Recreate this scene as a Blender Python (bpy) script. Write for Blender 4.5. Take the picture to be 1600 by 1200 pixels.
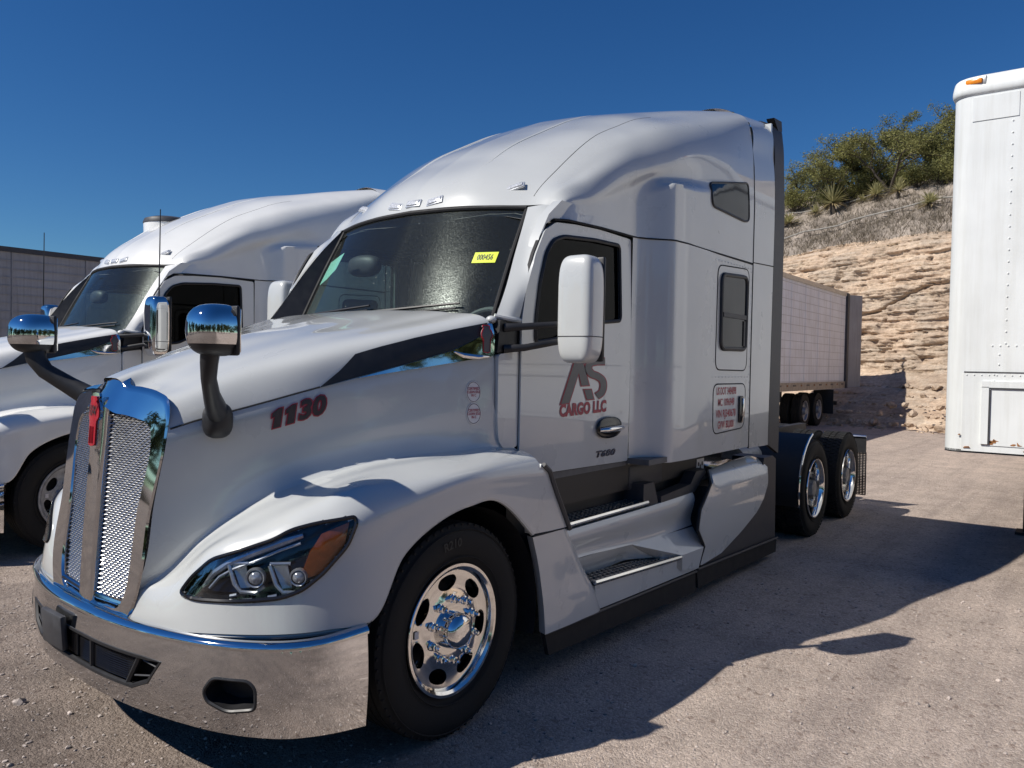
import bpy, bmesh, math, random
import numpy as np
from mathutils import Vector, Matrix, Euler
from mathutils.bvhtree import BVHTree
from mathutils.geometry import delaunay_2d_cdt

random.seed(7)
SC = bpy.context.scene
COL = SC.collection
for o in list(bpy.data.objects):
    bpy.data.objects.remove(o)

# ------------------------------------------------------------------ camera
cam_d = bpy.data.cameras.new('camera')
cam = bpy.data.objects.new('camera', cam_d)
COL.objects.link(cam)
SC.camera = cam
_L = Vector((0.79952, 0.60007, -0.02611)); _R = Vector((0.60055, -0.79938, 0.01792))
cam_d.sensor_width = 36.0
cam_d.lens = 1223.9 / 1600 * 36.0
cam_d.clip_start = 0.05
cam_d.clip_end = 3000
CAM_POS = Vector((-2.712, -3.509, 1.719))

# ------------------------------------------------------------------ world, sun, exposure
SUN_DIR = Vector((-0.864, 0.525, 1.0)).normalized()        # towards the sun
w = bpy.data.worlds.new('World')
SC.world = w
w.use_nodes = True
nt = w.node_tree
nt.nodes.clear()
out = nt.nodes.new('ShaderNodeOutputWorld')
bg = nt.nodes.new('ShaderNodeBackground')
sky = nt.nodes.new('ShaderNodeTexSky')
sky.sky_type = 'NISHITA'
sky.sun_disc = False
sky.sun_elevation = math.asin(SUN_DIR.z)
sky.sun_rotation = math.atan2(SUN_DIR.x, SUN_DIR.y)
sky.altitude = 500
sky.air_density = 1.0
sky.dust_density = 0.0
sky.ozone_density = 2.0
bg.inputs['Strength'].default_value = 0.069
hs = nt.nodes.new('ShaderNodeHueSaturation')      # deep desert blue over the whole dome
hs.inputs['Saturation'].default_value = 1.29
hs.inputs['Hue'].default_value = 0.505
nt.links.new(sky.outputs[0], hs.inputs['Color'])
tint = nt.nodes.new('ShaderNodeMix')
tint.data_type = 'RGBA'; tint.blend_type = 'MULTIPLY'; tint.inputs[0].default_value = 1.0
tint.inputs[7].default_value = (0.56, 0.85, 1.06, 1)
nt.links.new(hs.outputs[0], tint.inputs[6])
nt.links.new(tint.outputs[2], bg.inputs[0])
nt.links.new(bg.outputs[0], out.inputs[0])
sd = bpy.data.lights.new('sun', 'SUN')
sun = bpy.data.objects.new('sun', sd)
COL.objects.link(sun)
sun.rotation_euler = SUN_DIR.to_track_quat('Z', 'Y').to_euler()
sun.location = (0, 0, 30)
sd.energy = 4.8
sd.angle = math.radians(0.55)
sd.color = (1.0, 0.95, 0.87)
SC.view_settings.view_transform = 'Standard'
SC.view_settings.look = 'None'
SC.view_settings.exposure = 0.06
SC.view_settings.gamma = 1.0
SC.view_settings.use_curve_mapping = False
SC.render.engine = 'CYCLES'
SC.cycles.use_denoising = True
SC.cycles.max_bounces = 8
SC.cycles.transparent_max_bounces = 12
SC.cycles.caustics_reflective = False
SC.cycles.caustics_refractive = False

# camera orientation from the fitted axes
_U = _R.cross(_L).normalized()
cam.matrix_world = Matrix(((_R.x, _U.x, -_L.x, CAM_POS.x), (_R.y, _U.y, -_L.y, CAM_POS.y),
                           (_R.z, _U.z, -_L.z, CAM_POS.z), (0, 0, 0, 1)))

# ------------------------------------------------------------------ materials
def mat(name, col, rough=0.5, metal=0.0, coat=0.0, spec=0.5, noise=None, bump=None, coat_rough=0.03, alpha_bf=False):
    """noise = (scale, amount, detail) varies the base colour; bump = (scale, strength, distance)"""
    m = bpy.data.materials.new(name)
    m.use_nodes = True
    n = m.node_tree.nodes; l = m.node_tree.links
    b = n['Principled BSDF']
    b.inputs['Base Color'].default_value = (*col, 1)
    b.inputs['Roughness'].default_value = rough
    b.inputs['Metallic'].default_value = metal
    b.inputs['Coat Weight'].default_value = coat
    b.inputs['Coat Roughness'].default_value = coat_rough
    b.inputs['Specular IOR Level'].default_value = spec
    tc = n.new('ShaderNodeTexCoord')
    if noise:
        t = n.new('ShaderNodeTexNoise'); t.inputs['Scale'].default_value = noise[0]
        t.inputs['Detail'].default_value = noise[2] if len(noise) > 2 else 6
        l.new(tc.outputs['Object'], t.inputs['Vector'])
        r = n.new('ShaderNodeValToRGB')
        r.color_ramp.elements[0].position = 0.3; r.color_ramp.elements[1].position = 0.7
        a = noise[1]
        r.color_ramp.elements[0].color = (*[c * (1 - a) for c in col], 1)
        r.color_ramp.elements[1].color = (*[min(1, c * (1 + a)) for c in col], 1)
        l.new(t.outputs[0], r.inputs[0]); l.new(r.outputs[0], b.inputs['Base Color'])
        mr = n.new('ShaderNodeMapRange')
        mr.inputs['To Min'].default_value = rough * 0.8; mr.inputs['To Max'].default_value = min(1, rough * 1.25)
        l.new(t.outputs[0], mr.inputs[0]); l.new(mr.outputs[0], b.inputs['Roughness'])
    if bump:
        t2 = n.new('ShaderNodeTexNoise'); t2.inputs['Scale'].default_value = bump[0]; t2.inputs['Detail'].default_value = 5
        l.new(tc.outputs['Object'], t2.inputs['Vector'])
        bp = n.new('ShaderNodeBump'); bp.inputs['Strength'].default_value = bump[1]; bp.inputs['Distance'].default_value = bump[2]
        l.new(t2.outputs[0], bp.inputs['Height']); l.new(bp.outputs[0], b.inputs['Normal'])
    return m

def glass_mat(name, tint, dust=0.0, refl=1.1):
    m = bpy.data.materials.new(name); m.use_nodes = True
    n = m.node_tree.nodes; l = m.node_tree.links; n.clear()
    o = n.new('ShaderNodeOutputMaterial'); mx = n.new('ShaderNodeMixShader')
    tr = n.new('ShaderNodeBsdfTransparent'); tr.inputs[0].default_value = (*tint, 1)
    gl = n.new('ShaderNodeBsdfGlossy'); gl.inputs['Roughness'].default_value = 0.015
    fr = n.new('ShaderNodeFresnel'); fr.inputs['IOR'].default_value = 1.52
    mp = n.new('ShaderNodeMath'); mp.operation = 'MULTIPLY_ADD'; mp.inputs[1].default_value = refl; mp.inputs[2].default_value = 0.0
    l.new(fr.outputs[0], mp.inputs[0]); l.new(mp.outputs[0], mx.inputs[0])
    l.new(tr.outputs[0], mx.inputs[1]); l.new(gl.outputs[0], mx.inputs[2])
    last = mx
    if dust > 0:
        tc = n.new('ShaderNodeTexCoord')
        v = n.new('ShaderNodeTexVoronoi'); v.inputs['Scale'].default_value = 26
        t = n.new('ShaderNodeTexNoise'); t.inputs['Scale'].default_value = 4; t.inputs['Detail'].default_value = 8
        l.new(tc.outputs['Object'], v.inputs['Vector']); l.new(tc.outputs['Object'], t.inputs['Vector'])
        r = n.new('ShaderNodeMapRange'); r.inputs[1].default_value = 0.05; r.inputs[2].default_value = 0.10
        r.inputs[3].default_value = 1; r.inputs[4].default_value = 0
        l.new(v.outputs['Distance'], r.inputs[0])
        r2 = n.new('ShaderNodeMapRange'); r2.inputs[1].default_value = 0.52; r2.inputs[2].default_value = 0.75
        l.new(t.outputs[0], r2.inputs[0])
        mu = n.new('ShaderNodeMath'); mu.operation = 'MULTIPLY'
        l.new(r.outputs[0], mu.inputs[0]); l.new(r2.outputs[0], mu.inputs[1])
        ad = n.new('ShaderNodeMath'); ad.operation = 'MULTIPLY_ADD'; ad.inputs[1].default_value = 0.9; ad.inputs[2].default_value = dust
        l.new(mu.outputs[0], ad.inputs[0])
        df = n.new('ShaderNodeBsdfDiffuse'); df.inputs[0].default_value = (0.75, 0.8, 0.72, 1)
        m2 = n.new('ShaderNodeMixShader')
        l.new(ad.outputs[0], m2.inputs[0]); l.new(mx.outputs[0], m2.inputs[1]); l.new(df.outputs[0], m2.inputs[2])
        g2 = n.new('ShaderNodeBsdfGlossy'); g2.inputs['Roughness'].default_value = 0.24; g2.inputs[0].default_value = (0.8, 0.9, 0.85, 1)
        m3 = n.new('ShaderNodeMixShader'); m3.inputs[0].default_value = 0.014
        sp = n.new('ShaderNodeTexNoise'); sp.inputs['Scale'].default_value = 190; sp.inputs['Detail'].default_value = 3; l.new(tc.outputs['Object'], sp.inputs['Vector'])
        sm_ = n.new('ShaderNodeMapRange'); sm_.inputs[1].default_value = 0.48; sm_.inputs[2].default_value = 0.68; sm_.inputs[3].default_value = 0.004; sm_.inputs[4].default_value = 0.034
        l.new(sp.outputs[0], sm_.inputs[0]); l.new(sm_.outputs[0], m3.inputs[0])
        l.new(m2.outputs[0], m3.inputs[1]); l.new(g2.outputs[0], m3.inputs[2])
        last = m3
    l.new(last.outputs[0], o.inputs[0])
    return m

M = {}
M['paint'] = mat('silver_white_paint', (0.565, 0.578, 0.565), 0.28, 0.0, 1.0, noise=(3.0, 0.03, 8))
M['paint_white'] = mat('bright_white_paint', (0.80, 0.80, 0.77), 0.32, 0.0, 0.75, noise=(3.0, 0.03, 8))
M['chrome'] = mat('chrome', (0.80, 0.80, 0.80), 0.045, 1.0, noise=(9.0, 0.02, 8))
M['mesh_metal'] = mat('grille_mesh_metal', (0.62, 0.62, 0.62), 0.22, 1.0, noise=(30, 0.03))
M['alu'] = mat('polished_aluminium', (0.80, 0.79, 0.77), 0.09, 1.0, noise=(14.0, 0.03, 8))
M['black'] = mat('black_plastic', (0.018, 0.018, 0.02), 0.45, noise=(20, 0.2), bump=(400, 0.1, 0.001))
M['black_gloss'] = mat('gloss_black', (0.012, 0.012, 0.014), 0.12, noise=(10, 0.1))
M['dark_grey'] = mat('dark_grey_plastic', (0.05, 0.05, 0.055), 0.5, noise=(20, 0.15), bump=(300, 0.15, 0.001))
M['rubber'] = mat('tyre_rubber', (0.017, 0.0165, 0.016), 0.75, noise=(12, 0.25), bump=(120, 0.25, 0.002), spec=0.3)
M['seam'] = mat('seam_black', (0.01, 0.01, 0.012), 0.7, noise=(10, 0.1))
M['red'] = mat('red_enamel', (0.42, 0.015, 0.03), 0.25, 0, 0.4, noise=(30, 0.1))
M['decal_red'] = mat('decal_red', (0.38, 0.035, 0.06), 0.4, noise=(30, 0.08))
M['decal_dark'] = mat('decal_dark', (0.045, 0.035, 0.04), 0.4, noise=(30, 0.1))
M['decal_grey'] = mat('decal_grey', (0.12, 0.115, 0.115), 0.4, noise=(30, 0.1))
M['decal_white'] = mat('decal_white', (0.72, 0.70, 0.69), 0.4, noise=(30, 0.04))
M['amber'] = mat('amber_lens', (0.50, 0.115, 0.02), 0.2, 0, 0.5, noise=(40, 0.15))
M['amber_bright'] = mat('amber_marker', (0.85, 0.27, 0.02), 0.25, noise=(40, 0.15))
M['lamp_dark'] = mat('lamp_housing', (0.03, 0.036, 0.045), 0.16, 0.3, noise=(10, 0.2))
M['lamp_silver'] = mat('lamp_silver', (0.72, 0.74, 0.76), 0.25, 0.5, noise=(60, 0.1))
M['lamp_clear'] = mat('clear_marker_lens', (0.70, 0.71, 0.72), 0.15, 0.25, 0.5, noise=(90, 0.35))
M['glass'] = glass_mat('windshield_glass', (0.74, 0.86, 0.84), 0.014, 0.9)
M['side_glass'] = glass_mat('tinted_side_glass', (0.50, 0.60, 0.58), 0, 0.55)
M['side_glass_shaded'] = glass_mat('shaded_side_glass', (0.05, 0.06, 0.06), 0, 0.25)  # the cab's darkness is put into this window's deeper tint
M['tyre_print'] = mat('tyre_lettering', (0.022, 0.022, 0.022), 0.6, noise=(30, 0.1))
M['lens'] = glass_mat('clear_lens', (0.97, 0.98, 0.99), 0, 0.6)
M['window_black'] = mat('dark_tinted_window', (0.010, 0.012, 0.014), 0.05, 0.0, 0.0, 0.4, noise=(10, 0.1))
M['interior'] = mat('cab_interior', (0.13, 0.13, 0.13), 0.7, noise=(15, 0.15))
M['seat'] = mat('seat_cloth', (0.12, 0.12, 0.125), 0.85, noise=(60, 0.2))
M['step'] = mat('step_grating', (0.42, 0.42, 0.42), 0.35, 0.9, noise=(40, 0.15))
M['yellow'] = mat('yellow_sticker', (0.72, 0.86, 0.02), 0.5, noise=(40, 0.03))
M['green_sticker'] = mat('pale_green_sticker', (0.35, 0.72, 0.60), 0.5, noise=(60, 0.1))
M['frame'] = mat('chassis_steel', (0.022, 0.023, 0.026), 0.55, 0.2, noise=(25, 0.3))
M['frame_blue'] = mat('plain_steel', (0.33, 0.34, 0.36), 0.5, 0.6, noise=(25, 0.25))

# ------------------------------------------------------------------ object helpers
def link(o, parent=None):
    COL.objects.link(o)
    if parent: o.parent = parent
    return o

def thing(name, label, cat, loc=(0, 0, 0), rotz=0.0, group=None):
    o = bpy.data.objects.new(name, None); link(o)
    o.location = loc; o.rotation_euler = (0, 0, rotz)
    o.empty_display_size = 0.3
    o['label'] = label; o['category'] = cat
    if group: o['group'] = group
    return o

def tag(o, label=None, cat=None, group=None, kind=None):
    if label: o['label'] = label
    if cat: o['category'] = cat
    if group: o['group'] = group
    if kind: o['kind'] = kind
    return o

def mk(name, verts, faces, m, parent=None, smooth=True, angle=40, label=None):
    me = bpy.data.meshes.new(name)
    me.from_pydata([tuple(map(float, v)) for v in verts], [], [tuple(int(i) for i in f) for f in faces])
    me.validate(verbose=False)
    if smooth:
        me.polygons.foreach_set('use_smooth', [True] * len(me.polygons))
        me.update()
        if angle: me.set_sharp_from_angle(angle=math.radians(angle))
    if m: me.materials.append(M[m] if isinstance(m, str) else m)
    o = bpy.data.objects.new(name, me)
    link(o, parent)
    if label: o['label'] = label
    return o

class MB:
    """collects primitive shapes for one mesh object"""
    def __init__(s): s.v = []; s.f = []
    def add(s, v, f):
        n = len(s.v); s.v += [tuple(map(float, p)) for p in v]; s.f += [tuple(int(i) + n for i in q) for q in f]; return s
    def box(s, c, d, rot=None, bevel=0.0):
        x, y, z = d[0] / 2, d[1] / 2, d[2] / 2
        if bevel <= 0:
            v = [(a * x, b * y, cc * z) for a in (-1, 1) for b in (-1, 1) for cc in (-1, 1)]
            f = [(0, 1, 3, 2), (4, 6, 7, 5), (0, 4, 5, 1), (2, 3, 7, 6), (0, 2, 6, 4), (1, 5, 7, 3)]
        else:
            bm = bmesh.new(); bmesh.ops.create_cube(bm, size=1.0)
            for q in bm.verts: q.co = Vector((q.co.x * d[0], q.co.y * d[1], q.co.z * d[2]))
            bmesh.ops.bevel(bm, geom=bm.edges[:], offset=bevel, segments=2, affect='EDGES', profile=0.5)
            bm.verts.ensure_lookup_table()
            v = [q.co[:] for q in bm.verts]; f = [[q.index for q in p.verts] for p in bm.faces]; bm.free()
        R = rot if rot is not None else Matrix.Identity(3)
        if isinstance(R, (tuple, list)): R = Euler(R).to_matrix()
        c = Vector(c)
        return s.add([(R @ Vector(p) + c)[:] for p in v], f)
    def tube(s, path, r, n=8, caps=True, closed=False, sx=1.0):
        P = [Vector(p) for p in path]; m = len(P)
        rr = r if isinstance(r, (list, tuple)) else [r] * m
        rings = []; up = None
        for i in range(m):
            if closed: t = P[(i + 1) % m] - P[i - 1]
            else: t = P[min(i + 1, m - 1)] - P[max(i - 1, 0)]
            if t.length < 1e-9: t = Vector((1, 0, 0))
            t.normalize()
            if up is None:
                up = Vector((0, 0, 1)) if abs(t.z) < 0.9 else Vector((1, 0, 0))
            a = t.cross(up)
            if a.length < 1e-6: a = t.cross(Vector((0, 1, 0.3)))
            a.normalize(); b = a.cross(t).normalized(); up = b
            rings.append([P[i] + (a * math.cos(2 * math.pi * k / n) * sx + b * math.sin(2 * math.pi * k / n)) * rr[i] for k in range(n)])
        v = [p[:] for g in rings for p in g]; f = []
        for i in range(m if closed else m - 1):
            j = (i + 1) % m
            for k in range(n):
                k2 = (k + 1) % n
                f.append((i * n + k, j * n + k, j * n + k2, i * n + k2))
        if caps and not closed:
            f.append(tuple(range(n))[::-1] if False else tuple(range(n))); f.append(tuple((m - 1) * n + k for k in range(n))[::-1])
        return s.add(v, f)
    def lathe(s, prof, c=(0, 0, 0), axis='y', n=48, a0=0.0, a1=2 * math.pi):
        """prof: list of (radius, along-axis)"""
        full = abs(a1 - a0 - 2 * math.pi) < 1e-6
        N = n if full else n + 1
        v = []
        for i in range(N):
            a = a0 + (a1 - a0) * i / n; ca, sa = math.cos(a), math.sin(a)
            for r, h in prof:
                if axis == 'y': v.append((c[0] + r * ca, c[1] + h, c[2] + r * sa))
                elif axis == 'z': v.append((c[0] + r * ca, c[1] + r * sa, c[2] + h))
                else: v.append((c[0] + h, c[1] + r * ca, c[2] + r * sa))
        m = len(prof); f = []
        for i in range(n):
            j = (i + 1) % N
            for k in range(m - 1):
                f.append((i * m + k, i * m + k + 1, j * m + k + 1, j * m + k))
        return s.add(v, f)
    def prism(s, poly, axis, a, b):
        """poly: 2D outline; axis: 'x','y','z' is the extrusion axis from a to b"""
        def p3(p, h):
            if axis == 'y': return (p[0], h, p[1])
            if axis == 'x': return (h, p[0], p[1])
            return (p[0], p[1], h)
        n = len(poly)
        v = [p3(p, a) for p in poly] + [p3(p, b) for p in poly]
        f = [tuple(range(n))[::-1], tuple(range(n, 2 * n))] + [(i, (i + 1) % n, n + (i + 1) % n, n + i) for i in range(n)]
        return s.add(v, f)
    def ell(s, c, r, nu=24, nv=14, e=1.0, rot=None, vmin=-math.pi / 2, vmax=math.pi / 2):
        def p(x): return math.copysign(abs(x) ** e, x)
        R = Euler(rot).to_matrix() if rot else Matrix.Identity(3)
        v = []; f = []
        for j in range(nv + 1):
            b = vmin + (vmax - vmin) * j / nv
            for i in range(nu):
                a = 2 * math.pi * i / nu
                q = Vector((r[0] * p(math.cos(b)) * p(math.cos(a)), r[1] * p(math.cos(b)) * p(math.sin(a)), r[2] * p(math.sin(b))))
                v.append((R @ q + Vector(c))[:])
        for j in range(nv):
            for i in range(nu):
                i2 = (i + 1) % nu
                f.append((j * nu + i, j * nu + i2, (j + 1) * nu + i2, (j + 1) * nu + i))
        f.append(tuple(range(nu))[::-1]); f.append(tuple(nv * nu + i for i in range(nu)))
        return s.add(v, f)
    def mirror(s):
        """adds the mirrored (y negated) copy of everything collected so far"""
        n = len(s.v)
        s.v += [(x, -y, z) for x, y, z in s.v]
        s.f += [tuple(i + n for i in q)[::-1] for q in list(s.f)]
        return s
    def build(s, name, m, parent=None, smooth=True, angle=40, label=None):
        o = mk(name, s.v, s.f, m, parent, False)
        bm = bmesh.new(); bm.from_mesh(o.data)
        bmesh.ops.recalc_face_normals(bm, faces=bm.faces[:])
        bm.to_mesh(o.data); bm.free()
        if smooth:
            o.data.polygons.foreach_set('use_smooth', [True] * len(o.data.polygons)); o.data.update()
            if angle: o.data.set_sharp_from_angle(angle=math.radians(angle))
        if label: o['label'] = label
        return o

def hermite(P, knots, ts, breaks=()):
    """piecewise cubic through P (m,...) at knots, evaluated at ts; tangents are one-sided at breaks"""
    P = np.asarray(P, float); k = np.asarray(knots, float); m = len(k)
    d = (P[1:] - P[:-1]) / (k[1:] - k[:-1]).reshape(-1, *([1] * (P.ndim - 1)))
    TL = np.zeros_like(P); TR = np.zeros_like(P)
    for i in range(m):
        if i == 0: TL[i] = TR[i] = d[0]
        elif i == m - 1: TL[i] = TR[i] = d[-1]
        elif i in breaks: TL[i] = d[i - 1]; TR[i] = d[i]
        else:
            h0 = k[i] - k[i - 1]; h1 = k[i + 1] - k[i]
            TL[i] = TR[i] = (d[i - 1] * h1 + d[i] * h0) / (h0 + h1)
    ts = np.asarray(ts, float)
    j = np.clip(np.searchsorted(k, ts, side='right') - 1, 0, m - 2)
    h = k[j + 1] - k[j]; u = (ts - k[j]) / h
    sh = (-1,) + (1,) * (P.ndim - 1)
    u = u.reshape(sh); h = h.reshape(sh)
    return ((2 * u**3 - 3 * u**2 + 1) * P[j] + (u**3 - 2 * u**2 + u) * h * TR[j]
            + (-2 * u**3 + 3 * u**2) * P[j + 1] + (u**3 - u**2) * h * TL[j + 1])

def knots_of(P):
    """mean chord-length knots along axis 0 of P (m,n,3)"""
    L = np.linalg.norm(P[1:] - P[:-1], axis=-1)
    L = L.mean(axis=1) if L.ndim > 1 else L
    L = np.maximum(L, 0.012)
    return np.concatenate([[0], np.cumsum(L)])

def dense_ts(k, step):
    ts = []
    for a, b in zip(k[:-1], k[1:]):
        n = max(1, int(math.ceil((b - a) / step)))
        ts += [a + (b - a) * i / n for i in range(n)]
    return np.array(ts + [k[-1]])

def loft(rows, su=0.04, sv=0.03, ub=(), vb=(), span=None):
    """rows: list of stations, each a list of 3D points; returns a dense grid (nu,nv,3); span=(c0,c1) keeps only columns c0..c1"""
    P = np.array(rows, float)
    kv = knots_of(P.transpose(1, 0, 2))
    tv = dense_ts(kv, sv)
    Q = hermite(P.transpose(1, 0, 2), kv, tv, vb).transpose(1, 0, 2)
    ku = knots_of(P)
    G = hermite(Q, ku, dense_ts(ku, su), ub)
    if span:
        a = int(np.searchsorted(tv, kv[span[0]] - 1e-9)); b = int(np.searchsorted(tv, kv[span[1]] - 1e-9))
        G = G[:, a:b + 1]
    return G

def grid_vf(G, flip=False):
    nu, nv = G.shape[:2]
    v = G.reshape(-1, 3).tolist(); f = []
    for i in range(nu - 1):
        for j in range(nv - 1):
            q = (i * nv + j, (i + 1) * nv + j, (i + 1) * nv + j + 1, i * nv + j + 1)
            f.append(q[::-1] if flip else q)
    return v, f

def grid_obj(name, grids, m, parent=None, mirror=False, angle=50, thick=0.0, merge=True, label=None, both=False):
    """grids: list of dense grids in one mesh; mirror adds the y-negated copies into the same mesh"""
    mb = MB()
    for G in grids: mb.add(*grid_vf(G))
    if mirror: mb.mirror()
    o = mk(name, mb.v, mb.f, m, parent, False)
    bm = bmesh.new(); bm.from_mesh(o.data)
    if merge: bmesh.ops.remove_doubles(bm, verts=bm.verts[:], dist=0.0008)
    bmesh.ops.recalc_face_normals(bm, faces=bm.faces[:])
    bm.to_mesh(o.data); bm.free()
    o.data.polygons.foreach_set('use_smooth', [True] * len(o.data.polygons)); o.data.update()
    if angle: o.data.set_sharp_from_angle(angle=math.radians(angle))
    if label: o['label'] = label
    return o

def mirror_part(o, name=None):
    """the y-negated twin of a part, with its sub-parts"""
    me = o.data.copy()
    n = len(me.vertices); co = np.empty(n * 3); me.vertices.foreach_get('co', co); co[1::3] *= -1
    me.vertices.foreach_set('co', co); me.flip_normals(); me.update()
    c = bpy.data.objects.new(name or o.name.split('.')[0], me)
    link(c, o.parent)
    for ch in list(o.children):
        if ch.get('no_mirror'): continue
        d = mirror_part(ch); d.parent = c
    return c

def in_poly(p, poly):
    x, y = p; c = False; n = len(poly)
    for i in range(n):
        x1, y1 = poly[i]; x2, y2 = poly[(i + 1) % n]
        if (y1 > y) != (y2 > y) and x < (x2 - x1) * (y - y1) / (y2 - y1) + x1: c = not c
    return c

def round_poly(poly, r, n=4):
    """rounds the corners of a polygon"""
    out_ = []; m = len(poly)
    for i in range(m):
        p0 = Vector(poly[i - 1]); p = Vector(poly[i]); p1 = Vector(poly[(i + 1) % m])
        a = (p0 - p); b = (p1 - p); d = min(r, a.length * 0.45, b.length * 0.45)
        A = p + a.normalized() * d; B = p + b.normalized() * d
        for k in range(n + 1):
            t = k / n
            q = A * (1 - t) ** 2 + p * 2 * t * (1 - t) + B * t * t
            out_.append((q.x, q.y))
    return out_

def densify(poly, step):
    o = []
    for i in range(len(poly)):
        a = Vector(poly[i]); b = Vector(poly[(i + 1) % len(poly)])
        n = max(1, int((b - a).length / step))
        o += [tuple(a.lerp(b, k / n)) for k in range(n)]
    return o

def fill(poly, holes=(), step=0.05):
    """triangulates a polygon with holes, with inner grid points; returns pts, tris, number of outline points"""
    poly = densify(poly, step); hs = [densify(h, step) for h in holes]
    pts = list(poly); edges = [(i, (i + 1) % len(poly)) for i in range(len(poly))]
    for h in hs:
        n = len(pts); pts += h; edges += [(n + i, n + (i + 1) % len(h)) for i in range(len(h))]
    xs = [p[0] for p in poly]; ys = [p[1] for p in poly]
    x = min(xs) + step * 0.5
    while x < max(xs):
        y = min(ys) + step * 0.5
        while y < max(ys):
            if in_poly((x, y), poly) and not any(in_poly((x, y), h) for h in hs): pts.append((x, y))
            y += step
        x += step
    V, E, F, *_ = delaunay_2d_cdt([Vector(p) for p in pts], edges, [], 0, 1e-6)
    tris = []
    for t in F:
        c = ((V[t[0]].x + V[t[1]].x + V[t[2]].x) / 3, (V[t[0]].y + V[t[1]].y + V[t[2]].y) / 3)
        if in_poly(c, poly) and not any(in_poly(c, h) for h in hs): tris.append(tuple(t))
    return [tuple(p) for p in V], tris

def thick_surface(name, V3, tris, N3, thick, m, parent, angle=50, label=None):
    """turns a triangulated patch into a shell: front V3, back V3 - N3*thick, rim walls between"""
    n = len(V3)
    v = [tuple(p) for p in V3] + [tuple(Vector(p) - Vector(k) * thick) for p, k in zip(V3, N3)]
    cnt = {}
    for t in tris:
        for a, b in ((t[0], t[1]), (t[1], t[2]), (t[2], t[0])):
            cnt.setdefault((min(a, b), max(a, b)), []).append((a, b))
    f = list(tris) + [tuple(i + n for i in t)[::-1] for t in tris]
    for k, l_ in cnt.items():
        if len(l_) == 1:
            a, b = l_[0]; f.append((b, a, a + n, b + n))
    mb = MB(); mb.add(v, f)
    return mb.build(name, m, parent, True, angle, label)

def patch(name, poly, fn, m, parent, holes=(), step=0.05, thick=0.02, off=0.0, angle=50, label=None):
    """fn(a,b) -> (point, outward normal)"""
    P, T = fill(poly, holes, step)
    V3 = []; N3 = []
    for a, b in P:
        p, nn = fn(a, b); V3.append(Vector(p) + Vector(nn) * off); N3.append(Vector(nn))
    return thick_surface(name, V3, T, N3, thick, m, parent, angle, label)

def bvh_of(objs):
    v = []; f = []
    for o in objs:
        n = len(v); v += [q.co.copy() for q in o.data.vertices]; f += [tuple(i + n for i in p.vertices) for p in o.data.polygons]
    return BVHTree.FromPolygons(v, f)

def caster(bvh, org, direction):
    """fn for patch(): 2D (a,b) -> ray origin org(a,b), cast along direction"""
    d = Vector(direction).normalized()
    def fn(a, b):
        o = Vector(org(a, b))
        h, nn, i, dist = bvh.ray_cast(o, d)
        if h is None:
            h, nn, i, dist = bvh.find_nearest(o + d * 1.0)
        if nn.dot(d) > 0: nn = -nn
        return h, nn
    return fn

def text_mesh(txt, size=1.0, bold=0.0, shear=0.0, extrude=0.0, align='CENTER', spacing=1.0):
    c = bpy.data.curves.new('txt', 'FONT'); c.body = txt; c.size = size; c.offset = bold; c.shear = shear
    c.align_x = align; c.align_y = 'CENTER'; c.space_character = spacing; c.resolution_u = 3; c.extrude = extrude
    c.fill_mode = 'FRONT'
    o = bpy.data.objects.new('txt', c); COL.objects.link(o)
    dg = bpy.context.evaluated_depsgraph_get()
    me = bpy.data.meshes.new_from_object(o.evaluated_get(dg))
    v = [tuple(q.co[:2]) for q in me.vertices]; f = [tuple(p.vertices) for p in me.polygons]
    bpy.data.objects.remove(o); bpy.data.curves.remove(c); bpy.data.meshes.remove(me)
    return v, f

def decal(name, vf, to2d, fn, m, parent, off=0.003, label=None):
    """flat print laid on a surface: 2D mesh vf -> to2d -> fn -> slightly proud of the surface"""
    v, f = vf; V3 = []
    for p in v:
        a, b = to2d(*p); q, nn = fn(a, b); V3.append(Vector(q) + Vector(nn) * off)
    o = mk(name, [q[:] for q in V3], f, m, parent, False)
    o['no_mirror'] = True
    if label: o['label'] = label
    return o

def plane_y(y, sgn=-1):
    return lambda a, b: ((a, y, b), (0, sgn, 0))

def copy_tree(o, parent=None, skip=(), swap=None):
    if o.name.split('.')[0] in skip: return None
    c = o.copy(); COL.objects.link(c); c.parent = parent
    if swap and o.type == 'MESH':
        names = [s.material for s in o.material_slots]
        if any(mm in swap for mm in names):
            c.data = o.data.copy()
            for i, mm in enumerate(names):
                if mm in swap: c.data.materials[i] = swap[mm]
    for ch in list(o.children): copy_tree(ch, c, skip, swap)
    return c

# ================================================================== the setting
def vnoise(x, y, seed=0):
    """2D value noise, numpy arrays"""
    xi = np.floor(x).astype(int); yi = np.floor(y).astype(int); fx = x - xi; fy = y - yi
    fx = fx * fx * (3 - 2 * fx); fy = fy * fy * (3 - 2 * fy)
    def h(a, b):
        n = (a * 374761393 + b * 668265263 + seed * 974711) & 0x7fffffff
        n = (n ^ (n >> 13)) * 1274126177 & 0x7fffffff
        return ((n ^ (n >> 16)) & 0xffff) / 65535.0
    return (h(xi, yi) * (1 - fx) + h(xi + 1, yi) * fx) * (1 - fy) + (h(xi, yi + 1) * (1 - fx) + h(xi + 1, yi + 1) * fx) * fy
def fbm(x, y, seed=0, o=4):
    r = 0; a = 0.5; t = 0
    for k in range(o):
        r = r + a * vnoise(x * 2**k, y * 2**k, seed + k); t += a; a *= 0.5
    return r / t

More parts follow.
